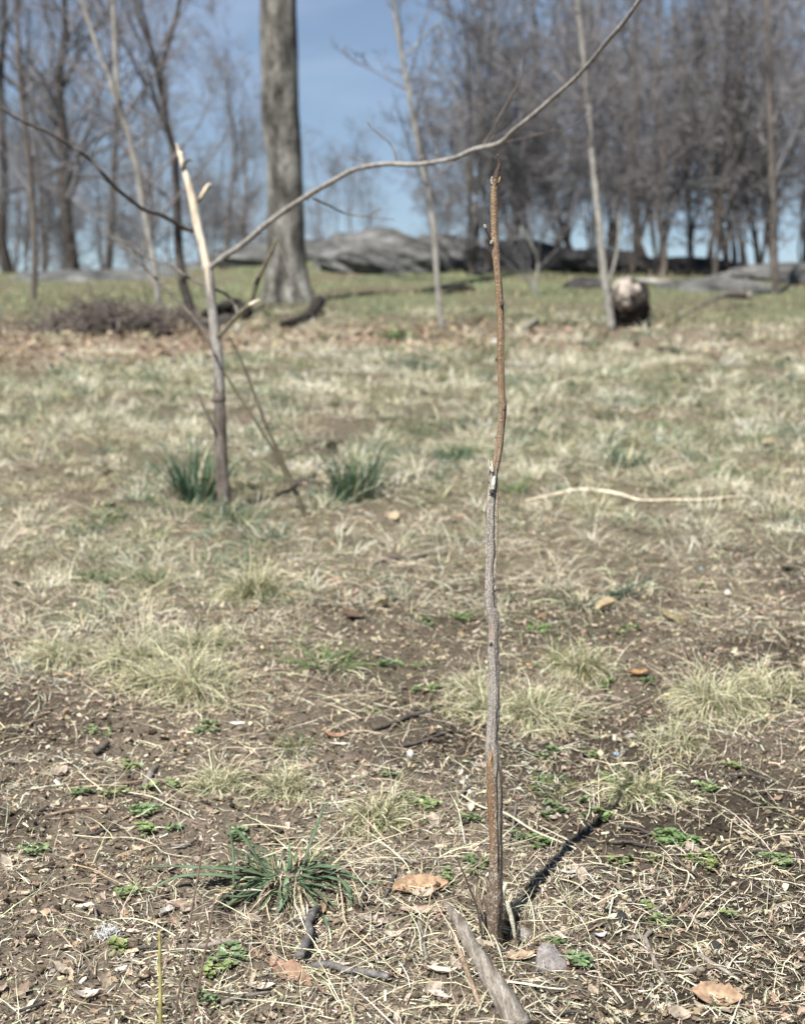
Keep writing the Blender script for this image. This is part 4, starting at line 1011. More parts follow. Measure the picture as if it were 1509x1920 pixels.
# ------------------------------------------------------------------ leaves
def leaf_mesh(c, L, W, az, seed, curl=.5, fold=.5, lobes=0, colr=(.3, .2, .12), tilt=0, roll=0, nl=14, nw=8, petiole=True, edge=.0):
    rg = np.random.default_rng(seed)
    t = np.linspace(0, 1, nl); s = np.linspace(-1, 1, nw)
    w = np.sin(np.pi * np.clip(t * .96 + .02, 0, 1)) ** .75 * (1 - .35 * t)
    if lobes: w = w * (1 - .42 * np.abs(np.sin(np.pi * t * lobes)) ** 1.5 * (t > .1))
    w = w * (1 + rg.normal(0, .07, nl))
    T, S = np.meshgrid(t, s, indexing='ij')
    Wd = w[:, None] * W / 2
    x = (T - .5) * L; y = S * Wd
    z = fold * np.abs(y) + curl * L * ((T - .5) ** 2) * 1.6 - curl * L * .1
    z = z + (fbm(T * 4 + seed, S * 2.5, seed, 3) - .5) * L * .12
    Vn = np.stack([x, y, z], -1).reshape(-1, 3)
    i = (np.arange(nl - 1) * nw)[:, None] + np.arange(nw - 1)[None]
    Fq = np.stack([i, i + 1, i + nw + 1, i + nw], -1).reshape(-1, 4)
    cc = np.asarray(colr) * (1 + (fbm(T * 5 + 3, S * 3 + seed, seed + 2, 3)[..., None] - .5) * .9)
    cc = np.where((np.abs(S) < .08)[..., None], cc * 1.25, cc).reshape(-1, 3)
    if petiole:
        m = 5; tt = np.linspace(0, 1, m); r = L * .012
        PP = np.stack([-.5 * L - tt * L * .22, tt * L * .03, tt * tt * L * .06 + z.reshape(nl, nw)[0, nw // 2]], 1)[None]
        V2, F2 = tubes(PP, np.full((1, m), r), 4)
        Fq = np.vstack([Fq, F2 + len(Vn)]); cc = np.vstack([cc, np.tile(np.asarray(colr) * .6, (len(V2), 1))]); Vn = np.vstack([Vn, V2])
    def rot(V, ax, a):
        c_, s_ = math.cos(a), math.sin(a)
        Rm = {'x': [[1, 0, 0], [0, c_, -s_], [0, s_, c_]], 'y': [[c_, 0, s_], [0, 1, 0], [-s_, 0, c_]], 'z': [[c_, -s_, 0], [s_, c_, 0], [0, 0, 1]]}[ax]
        return V @ np.array(Rm).T
    Vn = rot(rot(rot(Vn, 'x', roll), 'y', tilt), 'z', az)
    Vn[:, 2] -= np.percentile(Vn[:, 2], 8)
    return Vn + np.asarray(c), Fq, np.clip(cc, .01, .8)

def leaf(px, py, lpx, wpx, az, label, seed, colr, name='fallen_leaf', group=None, cat='leaf', **kw):
    p = G(px, py); k = depth(p) / F
    V, Fq, cc = leaf_mesh(p + np.array([0, 0, .003]), lpx * k, wpx * k, az, seed, colr=colr, **kw)
    o = obj(name, V, Fq, M['leaf'], loc=p, col=cc)
    return tag(o, label, cat, group)
leaf(787, 1674, 106, 58, .2, 'large curled orange brown leaf left of the stem foot', 1, (.42, .28, .175), curl=.45, fold=1.1, roll=.35)
leaf(548, 1838, 130, 50, -.85, 'long folded brown leaf below the crooked grey stick', 2, (.30, .19, .13), curl=.3, fold=1.0, roll=.3)
leaf(1345, 1878, 95, 60, -.3, 'curled tan brown leaf in the lower right corner', 3, (.38, .26, .17), curl=.5, fold=.8, roll=.5)
leaf(316, 1712, 44, 26, 1.1, 'pale grey folded leaf above the cut stalk', 4, (.42, .39, .36), curl=.4, fold=.9)
leaf(345, 1700, 52, 36, .2, 'flat tan leaf right of the pale folded leaf', 5, (.3, .22, .16), curl=.2, fold=.2)
leaf(975, 1800, 60, 50, .4, 'torn tan leaf between the stem foot and grey stone', 6, (.36, .26, .18), curl=.3, fold=.5, lobes=3)
leaf(1002, 1795, 34, 26, 1.3, 'brown leaf scrap leaning on the grey stone', 7, (.26, .17, .11), curl=.6, fold=.9, tilt=.4)
leaf(1195, 1268, 44, 28, .5, 'small orange brown leaf behind the straw tufts at right', 8, (.34, .2, .1), curl=.5, fold=.8)
leaf(632, 1385, 56, 26, .1, 'curled brown leaf over a white chip, middle ground', 9, (.28, .17, .11), curl=.7, fold=.8)
leaf(228, 1822, 30, 20, .9, 'small white leaf scrap below the bark chip, lower left', 10, (.6, .57, .52), curl=.3, fold=.3)
leaf(165, 1872, 44, 34, .3, 'pale cupped leaf in the lower left corner', 11, (.55, .48, .4), curl=.7, fold=.5)
leaf(475, 1728, 46, 24, -.6, 'grey leaf scrap below the green tuft', 12, (.3, .25, .21), curl=.3, fold=.7)
leaf(700, 1732, 60, 40, -.4, 'lobed grey brown leaf right of the wavy straw', 13, (.32, .26, .22), curl=.3, fold=.5, lobes=4)
leaf(738, 1762, 40, 26, .2, 'broken cream leaf left of the weathered branch', 14, (.45, .38, .3), curl=.8, fold=.5)
leaf(607, 1715, 34, 16, 1.4, 'small brown leaf standing behind the crooked grey stick', 15, (.27, .2, .13), curl=.3, fold=.9, tilt=-.7)
leaf(572, 1720, 34, 20, 1.5, 'cream leaf left of the crooked grey stick tip', 16, (.58, .52, .42), curl=.3, fold=.5, tilt=-.5)
leaf(830, 1832, 58, 22, -.1, 'cream curled leaf left of the weathered branch, low', 17, (.55, .47, .36), curl=.5, fold=.9)
leaf(636, 1812, 40, 20, -.1, 'pale bark-like leaf above the dark smooth stick', 18, (.5, .43, .35), curl=.3, fold=.4)
leaf(490, 1858, 50, 30, .1, 'crumpled cream leaf below the long folded brown leaf', 19, (.48, .42, .34), curl=.5, fold=.6)
leaf(1052, 1762, 30, 14, -1.0, 'narrow pale leaf above the grey stone', 20, (.5, .4, .33), curl=.5, fold=.6)
leaf(1125, 1762, 26, 18, .3, 'small silvery leaf right of the grey stone', 21, (.42, .4, .4), curl=.8, fold=.5)
leaf(628, 1092, 30, 20, .3, 'small orange leaf scrap near the middle of the clearing', 22, (.42, .19, .09), curl=.5, fold=.5)
leaf(560, 912, 40, 28, .3, 'pale pinkish leaf at the foot of the leaning stalks', 23, (.52, .4, .33), curl=.4, fold=.6)
leaf(800, 1300, 46, 12, 1.0, 'slender pale curved leaf in the bare patch left of the stem', 24, (.55, .49, .33), curl=.7, fold=.6)
leaf(985, 1250, 26, 14, .2, 'small salmon leaf scrap right of the stem', 25, (.5, .25, .15), curl=.3, fold=.4)
leaf(1068, 1640, 40, 18, .1, 'pale grey leaf crossing the stem shadow', 26, (.5, .46, .42), curl=.4, fold=.5)
leaf(795, 1715, 90, 34, -.15, 'flat pinkish tan strip of bark above the weathered branch', 27, (.34, .25, .19), curl=.1, fold=.25, name='bark_strip', cat='bark', petiole=False)
leaf(213, 1559, 72, 15, -.02, 'flat pale bark chip lying at left below the weeds', 28, (.4, .34, .29), curl=.15, fold=.3, name='bark_chip', cat='bark', petiole=False)
leaf(243, 1806, 50, 11, .0, 'narrow grey bark chip at lower left', 29, (.33, .29, .25), curl=.2, fold=.4, name='bark_chip', cat='bark', petiole=False)
leaf(820, 1870, 60, 22, -.5, 'splintered white wood chip at the bottom left of the branch', 30, (.62, .55, .46), curl=.1, fold=.5, name='wood_chip', cat='wood', petiole=False)
leaf(446, 1360, 30, 16, .0, 'white rectangular chip right of the big straw tuft', 31, (.7, .66, .58), curl=.1, fold=.1, name='wood_chip', cat='wood', petiole=False)
leaf(636, 1398, 40, 12, -.1, 'white chip just under the curled brown leaf', 32, (.66, .6, .52), curl=.15, fold=.3, name='wood_chip', cat='wood', petiole=False)
leaf(1053, 1693, 34, 9, .0, 'pale wood chip below the stem shadow', 33, (.6, .52, .42), curl=.1, fold=.5, name='wood_chip', cat='wood', petiole=False)

# ------------------------------------------------------------------ stones
def stone(px, py, w, hgt, label, seed, mat='stone', group=None, amp=.16, sub=4, name='stone'):
    p = G(px, py); k = depth(p) / F
    V, Fc = blob(p + np.array([0, 0, hgt * k * .3]), (w * k / 2, w * k * .4, hgt * k * .62), seed, amp, 1.1, sub, seed)
    o = obj(name, V, Fc, M[mat], loc=p); return tag(o, label, 'stone', group)
def facet_stone(px, py, pts, label):
    import bmesh
    p = G(px, py); k = depth(p) / F
    bm = bmesh.new()
    for q in pts: bm.verts.new((q[0] * k, q[1] * k, q[2] * k))
    bmesh.ops.convex_hull(bm, input=bm.verts)
    bmesh.ops.delete(bm, geom=[v for v in bm.verts if not v.link_faces], context='VERTS')
    bmesh.ops.bevel(bm, geom=bm.edges[:], offset=3.2 * k, segments=3, affect='EDGES', profile=.6)
    bmesh.ops.triangulate(bm, faces=bm.faces[:])
    bm.verts.index_update()
    V = np.array([v.co[:] for v in bm.verts]); Fc = np.array([[v.index for v in f.verts] for f in bm.faces]); bm.free()
    o = obj('stone', V + p, Fc, M['stone'], loc=p); return tag(o, label, 'stone')
facet_stone(1031, 1812, [(-30, -22, -6), (-27, 20, -6), (30, -14, -6), (34, 14, -6), (-24, 2, 36), (-12, 20, 38), (8, 22, 33), (-8, -6, 34), (26, 10, 14), (14, -20, 6), (-26, -20, 12), (32, 0, 6)], 'smooth grey wedge shaped stone right of the stem foot')
stone(769, 1420, 17, 15, 'small round white pebble left of the stem', 8, 'pale_stone')
stone(931, 647, 26, 13, 'white stone in the leaf litter, seen just left of the stem', 9, 'pale_stone')
stone(1363, 1116, 15, 11, 'small white pebble in bare soil at the right edge', 10, 'pale_stone')
stone(1340, 1780, 22, 15, 'dark brown lump of soil or stone at right edge, lower', 11, 'rock_dark')
stone(1086, 1640, 13, 10, 'small tan pebble lying in the stem shadow', 12, 'bark_piece')
stone(1140, 1688, 20, 14, 'yellowish brown pebble right of the pale wood chip', 13, 'bark_piece')
stone(982, 1765, 34, 20, 'flat grey brown stone right of the stem foot in its shadow', 14, 'stone')
stone(1028, 1520, 14, 10, 'small dark pebble above the long thick straw', 15, 'stone')
stone(1130, 1700, 17, 14, 'tan pebble beside the pale wood chip', 16, 'bark_piece')
stone(1165, 1730, 26, 20, 'black bent nutshell-like lump with white tip, lower right', 17, 'rock_dark')
stone(780, 1555, 18, 12, 'reddish pebble left of the stem, near weeds', 18, 'bark_piece')
stone(1183, 1385, 18, 10, 'pale grey pebble between the straw tufts at right', 19, 'stone')
for i_, (px, py) in enumerate([(875, 1462), (866, 1450), (884, 1478), (880, 1490), (866, 1470)]):
    stone(px, py, 8, 7, 'tiny white crumb of stone in the small pale scatter left of the stem', 40 + i_, 'pale_stone', 'scatter of white crumbs left of the stem', sub=3, amp=.5)
rng = np.random.default_rng(91)
for i_ in range(34):
    px = rng.uniform(60, 1450); py = rng.uniform(1380, 1900)
    stone(px, py, rng.uniform(8, 14), rng.uniform(5, 8), 'small brown pebble or clod half sunk in the soil', 60 + i_, ['bark_piece', 'stone', 'rock_dark'][i_ % 3], 'pebbles scattered in the foreground soil', sub=3, amp=.4)
stone(1155, 1416, 12, 6, 'small bright blue scrap between straw tufts at right', 31, 'blue', name='plastic_scrap', sub=3)['category'] = 'litter'
stone(1313, 1068, 9, 5, 'tiny blue scrap in the bare soil at far right', 32, 'blue', name='plastic_scrap', sub=3)['category'] = 'litter'

# scraps of dead leaves and twigs: one object each
def scatter_xy(rng, n, y0, y1, a, half=.36, pad=.12):
    u = rng.random(n); e = 2 - a
    Y = (y0 ** e + u * (y1 ** e - y0 ** e)) ** (1 / e) if abs(e) > 1e-6 else y0 * (y1 / y0) ** u
    X = rng.uniform(-1, 1, n) * (half * Y + pad)
    return X, Y
lm = []
for s_ in range(10):
    cols = [(.30, .235, .175), (.24, .165, .115), (.37, .305, .235), (.20, .145, .105), (.33, .27, .21)]
    V, Fq, cc = leaf_mesh((0, 0, 0), .042, .026 + .004 * (s_ % 3), 0, 300 + s_, curl=.3 + .1 * (s_ % 4), fold=.3 + .15 * (s_ % 4), lobes=[0, 3, 0, 4, 0][s_ % 5], colr=cols[s_ % 5], nl=9, nw=6, petiole=s_ % 2 == 0)
    me = mesh_data('fallen_leaf', V, Fq, cc); me.materials.append(M['leaf']); lm.append(me)
X, Y = scatter_xy(rng, 190, 1.45, 2.75, 1.6)
for i_ in range(190):
    x, y = X[i_], Y[i_]
    o = bpy.data.objects.new('fallen_leaf', lm[i_ % 10]); COL.objects.link(o)
    o.location = (x, y, float(gz(x, y)) + .004); s_ = rng.uniform(.35, .95)
    o.scale = (s_, s_, s_); o.rotation_euler = (rng.normal(0, .3), rng.normal(0, .3), rng.uniform(0, 6.28))
    tag(o, 'dry curled scrap of dead leaf lying on soil and straw', 'leaf', 'dead leaf scraps strewn over the clearing')
tm = []
for s_ in range(6):
    L_ = [.05, .08, .11, .06, .09, .13][s_]
    P = spline([[-L_ / 2, 0, 0], [-.1 * L_, rng.normal(0, .05) * L_, .004], [.2 * L_, rng.normal(0, .08) * L_, .003], [L_ / 2, rng.normal(0, .08) * L_, 0]], 12)
    V, Fc, _ = rough_tube(P, np.linspace(.0026, .0012, 12) * (1 + .3 * (s_ % 2)), 7, .14, .05, 4, s_)
    me = mesh_data('fallen_twig', V, Fc); me.materials.append(M[['twig', 'twig_dark', 'bark_piece'][s_ % 3]]); tm.append(me)
X, Y = scatter_xy(rng, 110, 1.5, 5, 1.5)
for i_ in range(110):
    x, y = X[i_], Y[i_]
    o = bpy.data.objects.new('fallen_twig', tm[i_ % 6]); COL.objects.link(o)
    o.location = (x, y, float(gz(x, y)) + .004); s_ = rng.uniform(.6, 1.1)
    o.scale = (s_, s_, s_); o.rotation_euler = (0, rng.normal(0, .06), rng.uniform(0, 6.28))
    tag(o, 'short broken twig lying loose on the bare soil', 'twig', 'broken twigs strewn over the clearing')

# white fluff
p = G(205, 1755); rg = np.random.default_rng(8)
n = 110; rt = np.tile(p, (n, 1)) + rg.normal(0, 1, (n, 3)) * [.007, .009, .0]; rt[:, 2] = gz(rt[:, 0], rt[:, 1]) + .003
V, Fq = blades(rg, rt, rg.uniform(0, 6.28, n), rg.uniform(.1, 1.2, n), rg.uniform(.008, .02, n), np.full(n, .0011), rg.uniform(-1.5, 1.5, n), rg.uniform(-2, 2, n), 5)
o = obj('feather', V, Fq, M['fluff'], loc=p, col=jitcol(rg, (.75, .75, .74), n, .08, .01).repeat(10, 0)); tag(o, 'tuft of white downy fluff on the soil at lower left', 'feather')

# ------------------------------------------------------------------ grass tufts
STRAW = (.64, .575, .43); OLIVE = (.27, .27, .12); GREEN = (.12, .19, .075); BLUEG = (.085, .145, .09); BRIGHT = (.2, .3, .1)
def tuft(px, py, rpx, n, Lm, Wm, mix, label, seed, el=(.5, 1.3), bend=(-2.2, -.6), name='grass_tuft', cat='grass tuft', group=None, K=6, flatY=1.0, azr=None):
    p = G(px, py); k = depth(p) / F; rg = np.random.default_rng(seed)
    r = rpx * k
    strawy = mix[0][0] == STRAW and py > 1040 and Wm < .0026
    if strawy: n = int(n * 2.6); Lm = Lm * 1.12; Wm = Wm * 1.05
    a = rg.uniform(0, 2 * np.pi, n); q = np.sqrt(rg.random(n)) * r * (.68 if strawy else .6)
    if strawy: a = a + .35 * np.sin(3 * a + seed); q = q * (1 + .35 * np.sin(2 * a + seed * 1.7)) * (.55 + .6 * vnoise(a * 2.1, a * 0 + seed, 5))
    root = np.stack([p[0] + np.cos(a) * q, p[1] + np.sin(a) * q * flatY, 0 * a], 1); root[:, 2] = gz(root[:, 0], root[:, 1]) - .003
    az = a + rg.normal(0, .7, n) if azr is None else rg.uniform(azr[0], azr[1], n)
    L_ = Lm * rg.uniform(.45, 1.1, n)
    e0 = rg.uniform(*el, n); bd = rg.uniform(*bend, n); cu = rg.normal(0, .8, n)
    if strawy:
        fl = rg.random(n) < .45
        bd = rg.uniform(-3.6, -.9, n); e0 = rg.uniform(.7, 1.55, n); az = az + rg.normal(0, .8, n)
        e0 = np.where(fl, rg.uniform(.0, .6, n), e0); cu = np.where(fl, rg.normal(0, 2.0, n), cu * 1.4)
        az = np.where(fl, rg.uniform(0, 6.28, n), az); q2 = np.where(fl, 1.7, 1.0)
        root[:, 0] = p[0] + (root[:, 0] - p[0]) * q2; root[:, 1] = p[1] + (root[:, 1] - p[1]) * q2; root[:, 2] = gz(root[:, 0], root[:, 1])
        K = 8
    V, Fq = blades(rg, root, az, e0, L_, Wm * rg.uniform(.5, 1.3, n), bd, cu, K, jit=.3 if strawy else .08)
    cs = np.zeros((n, 3)); u = rg.random(n); lo = 0
    for (c_, fr) in mix:
        m = (u >= lo) & (u < lo + fr + 1e-6); cs[m] = jitcol(rg, c_, m.sum(), .2, .05); lo += fr
    cc = np.repeat(cs[:, None], 2 * K, 1) * np.linspace(.75, 1.1, K).repeat(2)[None, :, None]
    if strawy:      # living olive bases under dead cream tips
        t_ = np.clip(np.linspace(1.0, -1.2, K), 0, 1).repeat(2)[None, :, None] * np.where(fl, .35, .95)[:, None, None]
        cc = cc * (1 - t_) + np.array([.16, .165, .075]) * t_
    o = obj(name, V, Fq, M['grass'], loc=p, col=np.clip(cc.reshape(-1, 3), .01, .8)); return tag(o, label, cat, group)

SM = [(STRAW, .82), (OLIVE, .13), (GREEN, .05)]; SO = [(STRAW, .66), (OLIVE, .25), (GREEN, .09)]; GM = [(GREEN, .6), (OLIVE, .2), (STRAW, .2)]; BG = [(BLUEG, .75), (GREEN, .15), (STRAW, .1)]
tuft(345, 1292, 110, 620, .15, .0021, SM, 'largest straw coloured grass tuft, arching, left middle ground', 201, (.4, 1.25))
tuft(250, 1250, 80, 260, .13, .002, SO, 'smaller straw tuft joined to the left of the largest one', 202, (.4, 1.2))
tuft(370, 1215, 60, 180, .12, .002, SO, 'straw tuft just behind the largest one at left', 203, (.4, 1.2))
tuft(478, 1118, 64, 300, .17, .0024, SO, 'rounded straw tuft with dark base, upper left middle', 204, (.6, 1.35))
tuft(405, 1478, 50, 160, .085, .0018, SM, 'drooping pale tuft among weeds, lower left', 205, (.5, 1.2))
tuft(535, 1490, 60, 190, .085, .0018, SM, 'drooping pale tuft right of the lower left one', 206, (.4, 1.1))
tuft(715, 1545, 58, 170, .09, .002, [(STRAW, .6), (OLIVE, .3), (BRIGHT, .1)], 'flat straw tuft left of the stem, greenish centre', 207, (.2, .8), (-.9, -.1))
tuft(990, 1345, 100, 560, .12, .002, SM, 'wide matted straw tuft directly right of the stem', 208, (.3, 1.2))
tuft(1085, 1262, 70, 300, .11, .002, SO, 'straw tuft behind the wide matted one, right of the stem', 209, (.5, 1.3))
tuft(1330, 1330, 90, 480, .13, .002, SM, 'large straw tuft at the right edge', 210, (.4, 1.2))
tuft(1430, 1300, 90, 300, .12, .002, SM, 'straw tuft beyond the right edge one', 211, (.4, 1.2))
tuft(1195, 1490, 56, 260, .09, .0021, [(STRAW, .6), (OLIVE, .28), (GREEN, .12)], 'arching tuft at the tip of the stem shadow', 212, (.6, 1.35))
tuft(1260, 1400, 70, 130, .09, .0018, SM, 'thin straw tuft between the shadow tip and right edge', 213, (.2, .9))
tuft(880, 1300, 60, 160, .09, .0018, SM, 'thin straw tuft just left of the stem', 214, (.2, .9))
tuft(110, 1240, 80, 280, .12, .002, SM, 'straw tuft at the left edge beside the joined pair', 215, (.3, 1.1))
tuft(612, 1248, 60, 120, .13, .0034, [((.2, .27, .1), .6), (GREEN, .2), (STRAW, .2)], 'flat green tuft in the centre left bare patch', 216, (.15, .8), (-.9, 0))
tuft(1085, 1135, 46, 90, .13, .0042, [(BLUEG, .5), (STRAW, .5)], 'bluish green tuft with white dead blades, right of the stem', 217, (.2, 1.1), (-1.4, 0))
tuft(1140, 1120, 30, 30, .2, .004, [(BLUEG, 1)], 'few long bluish blades slanting up right of the stem', 218, (.2, .6), (-.3, .1), azr=(-.2, .5))
tuft(745, 1125, 30, 44, .10, .003, [(BLUEG, .6), (STRAW, .4)], 'small bluish green tuft in the centre', 219, (.5, 1.3), (-1.2, 0))
tuft(365, 940, 60, 190, .29, .0062, BG, 'tall bluish clump of blades left of the sapling foot', 220, (.9, 1.52), (-.7, .1))
tuft(420, 975, 44, 80, .13, .005, BG, 'low bluish blades in front of the sapling foot', 221, (.3, 1.3), (-1.6, 0))
tuft(495, 1015, 46, 60, .14, .005, BG, 'bluish blades right of the sapling foot, nearest', 222, (.3, 1.0), (-1.2, 0))
tuft(662, 935, 50, 190, .28, .0062, [(BLUEG, .6), (GREEN, .25), (STRAW, .15)], 'tall green clump of blades right of the leaning stalks', 223, (.7, 1.52), (-.8, .1))
tuft(610, 955, 50, 60, .14, .005, BG, 'low green blades at the foot of the leaning stalks', 224, (.4, 1.2), (-1.2, 0))
tuft(190, 975, 56, 130, .11, .0036, GM, 'olive green tuft at left, level with the sapling foot', 225)
tuft(172, 1095, 44, 130, .09, .0034, [(GREEN, .85), (OLIVE, .15)], 'dense dark green tuft at the left edge', 226)
tuft(275, 1010, 46, 90, .1, .0034, GM, 'green tuft left of the sapling foot, lower', 227)
tuft(285, 1085, 40, 90, .09, .003, GM, 'green tuft right of the dense dark one', 228)
tuft(1112, 960, 56, 190, .14, .003, [(OLIVE, .4), (STRAW, .6)], 'straw tuft under the long pale branch', 229)
tuft(963, 925, 30, 70, .12, .004, [(GREEN, .8), (OLIVE, .2)], 'green tuft just right of the stem at the pale branch', 230)
tuft(1165, 870, 56, 120, .15, .005, [(BLUEG, .5), (GREEN, .3), (STRAW, .2)], 'spreading green tuft above the pale branch', 231, (.4, 1.3), (-1.2, 0))
tuft(1300, 860, 36, 60, .1, .005, BG, 'small bluish tuft at the right, above the pale branch', 232)
tuft(855, 860, 40, 80, .12, .005, BG, 'bluish tuft left of the stem above mid height', 233)
tuft(1345, 890, 50, 110, .13, .004, GM, 'olive tuft at the right edge above the pale branch', 234)
tuft(1225, 805, 40, 80, .12, .005, GM, 'olive tuft at right in the far grass', 235)
tuft(745, 635, 44, 120, .22, .012, [(GREEN, .8), (OLIVE, .2)], 'dark green clump in the leaf litter below the outcrop', 236)
tuft(1115, 650, 34, 90, .16, .01, [(BLUEG, .7), (GREEN, .3)], 'green clump in front of the leaning tree foot', 237)
tuft(1262, 662, 16, 50, .12, .01, [(BLUEG, 1)], 'small dark green clump in front of the rotten stump', 238)
tuft(505, 680, 40, 80, .18, .01, GM, 'green clump in the far grass right of the sapling', 239)
tuft(1370, 630, 44, 80, .16, .01, [(BLUEG, .5), (OLIVE, .5)], 'green clump at the right edge by the leaf litter', 240)
tuft(560, 1410, 40, 60, .08, .0022, [(GREEN, .5), (OLIVE, .5)], 'thin green tuft above the drooping pale tufts', 241, (.3, 1.2))
tuft(1030, 1480, 50, 90, .05, .0025, [(GREEN, .6), (OLIVE, .4)], 'low green tuft right of the split part of the stem', 242, (.2, 1.0))
# hero green tuft with long drooping blades
hp = G(520, 1650)
ht = empty('green_tuft', hp, 'dark green grass tuft with long drooping blades, lower left foreground', 'grass tuft')
def long_blade(pts, w, seed, colr=(.14, .205, .115)):
    rows = []
    for q in pts:
        p_ = G(q[0], q[1] + q[2]) if True else None
        dpt = p_[1]; t_ = atY(q[0], q[1], dpt)
        rows.append(t_)
    P = spline(rows, 16)
    P[:, 2] = np.maximum(P[:, 2], gz(P[:, 0], P[:, 1]) + .007)
    k = depth(P[8]) / F
    R = 1.7 * w * k / 2 * np.sin(np.pi * np.linspace(.25, .98, 16)) ** .7
    V, Fc, _ = rough_tube(P, R, 6, .03, 0, 3, seed, flat=.35)
    rg = np.random.default_rng(seed)
    obj('blade', V, Fc, M['grass'], ht, col=jitcol(rg, np.asarray(colr) * rg.uniform(.8, 1.25), len(V), .04, .02))
LB = [([(520, 1648, 0), (470, 1634, 25), (420, 1629, 35), (360, 1625, 40), (305, 1624, 20), (265, 1626, 4)], 7),
      ([(500, 1655, 0), (440, 1645, 20), (390, 1639, 30), (335, 1643, 30), (300, 1658, 15), (268, 1677, 2)], 8),
      ([(515, 1652, 0), (490, 1620, 25), (465, 1580, 50), (438, 1548, 60), (428, 1540, 60)], 5),
      ([(440, 1684, 0), (438, 1640, 40), (437, 1600, 70), (430, 1555, 110), (422, 1535, 120)], 3),
      ([(565, 1635, 0), (575, 1600, 30), (590, 1560, 60), (605, 1520, 90), (617, 1500, 105)], 4),
      ([(543, 1640, 0), (545, 1615, 30), (543, 1590, 50), (541, 1575, 60)], 4),
      ([(560, 1655, 0), (580, 1680, 8), (600, 1710, 8), (612, 1735, 5), (625, 1757, 2)], 6),
      ([(570, 1650, 0), (620, 1645, 15), (650, 1660, 12), (657, 1690, 6), (660, 1706, 2)], 8),
      ([(575, 1640, 0), (625, 1635, 12), (680, 1650, 10), (720, 1668, 2)], 5),
      ([(510, 1660, 0), (470, 1672, 10), (440, 1688, 8), (405, 1712, 2)], 7),
      ([(515, 1655, 0), (480, 1655, 14), (450, 1665, 12), (430, 1680, 4)], 7),
      ([(540, 1655, 0), (530, 1690, 8), (522, 1720, 2)], 7), ([(500, 1665, 0), (460, 1680, 12), (420, 1680, 12), (400, 1695, 2)], 6),
      ([(560, 1645, 0), (600, 1625, 25), (640, 1630, 25), (670, 1650, 10)], 6)]
for i_, (pts, w) in enumerate(LB): long_blade(pts, w, 500 + i_)
rg = np.random.default_rng(17); n = 170; k = depth(hp) / F
a = rg.uniform(0, 2 * np.pi, n); q = np.sqrt(rg.random(n))
root = np.stack([hp[0] + np.cos(a) * q * 66 * k + 15 * k, hp[1] + np.sin(a) * q * 30 * k, 0 * a], 1); root[:, 2] = gz(root[:, 0], root[:, 1]) - .002
V, Fq = blades(rg, root, a + rg.normal(0, .6, n), rg.uniform(.1, .95, n), .12 * rg.uniform(.4, 1.1, n), .0038 * rg.uniform(.6, 1.2, n), rg.uniform(-2.2, -.5, n), rg.normal(0, .7, n), 6, jit=.16)
u = rg.random(n)[:, None]; cs = np.where(u < .52, jitcol(rg, (.09, .135, .075), n), np.where(u < .72, jitcol(rg, (.15, .18, .08), n), jitcol(rg, (.4, .33, .24), n)))
obj('blades', V, Fq, M['grass'], ht, col=np.clip(cs.repeat(12, 0), .01, .8))['kind'] = 'stuff'

# straw scrap tuft in front of stem foot
tuft(975, 1745, 40, 46, .055, .0022, [((.6, .54, .45), .8), ((.3, .22, .15), .2)], 'wispy white dead blades in the shadow right of the stem foot', 250, (.5, 1.5), (-1.8, .2))
tuft(940, 1712, 30, 60, .06, .0024, [((.62, .56, .47), .7), ((.36, .28, .2), .3)], 'upright dead wisps directly behind the stem foot', 252, (.8, 1.55), (-1.2, .2))
tuft(893, 1700, 26, 40, .045, .0018, [((.55, .46, .36), .7), ((.2, .14, .1), .3)], 'dead wispy blades at the left of the stem foot', 251, (.5, 1.5), (-1.4, .2))

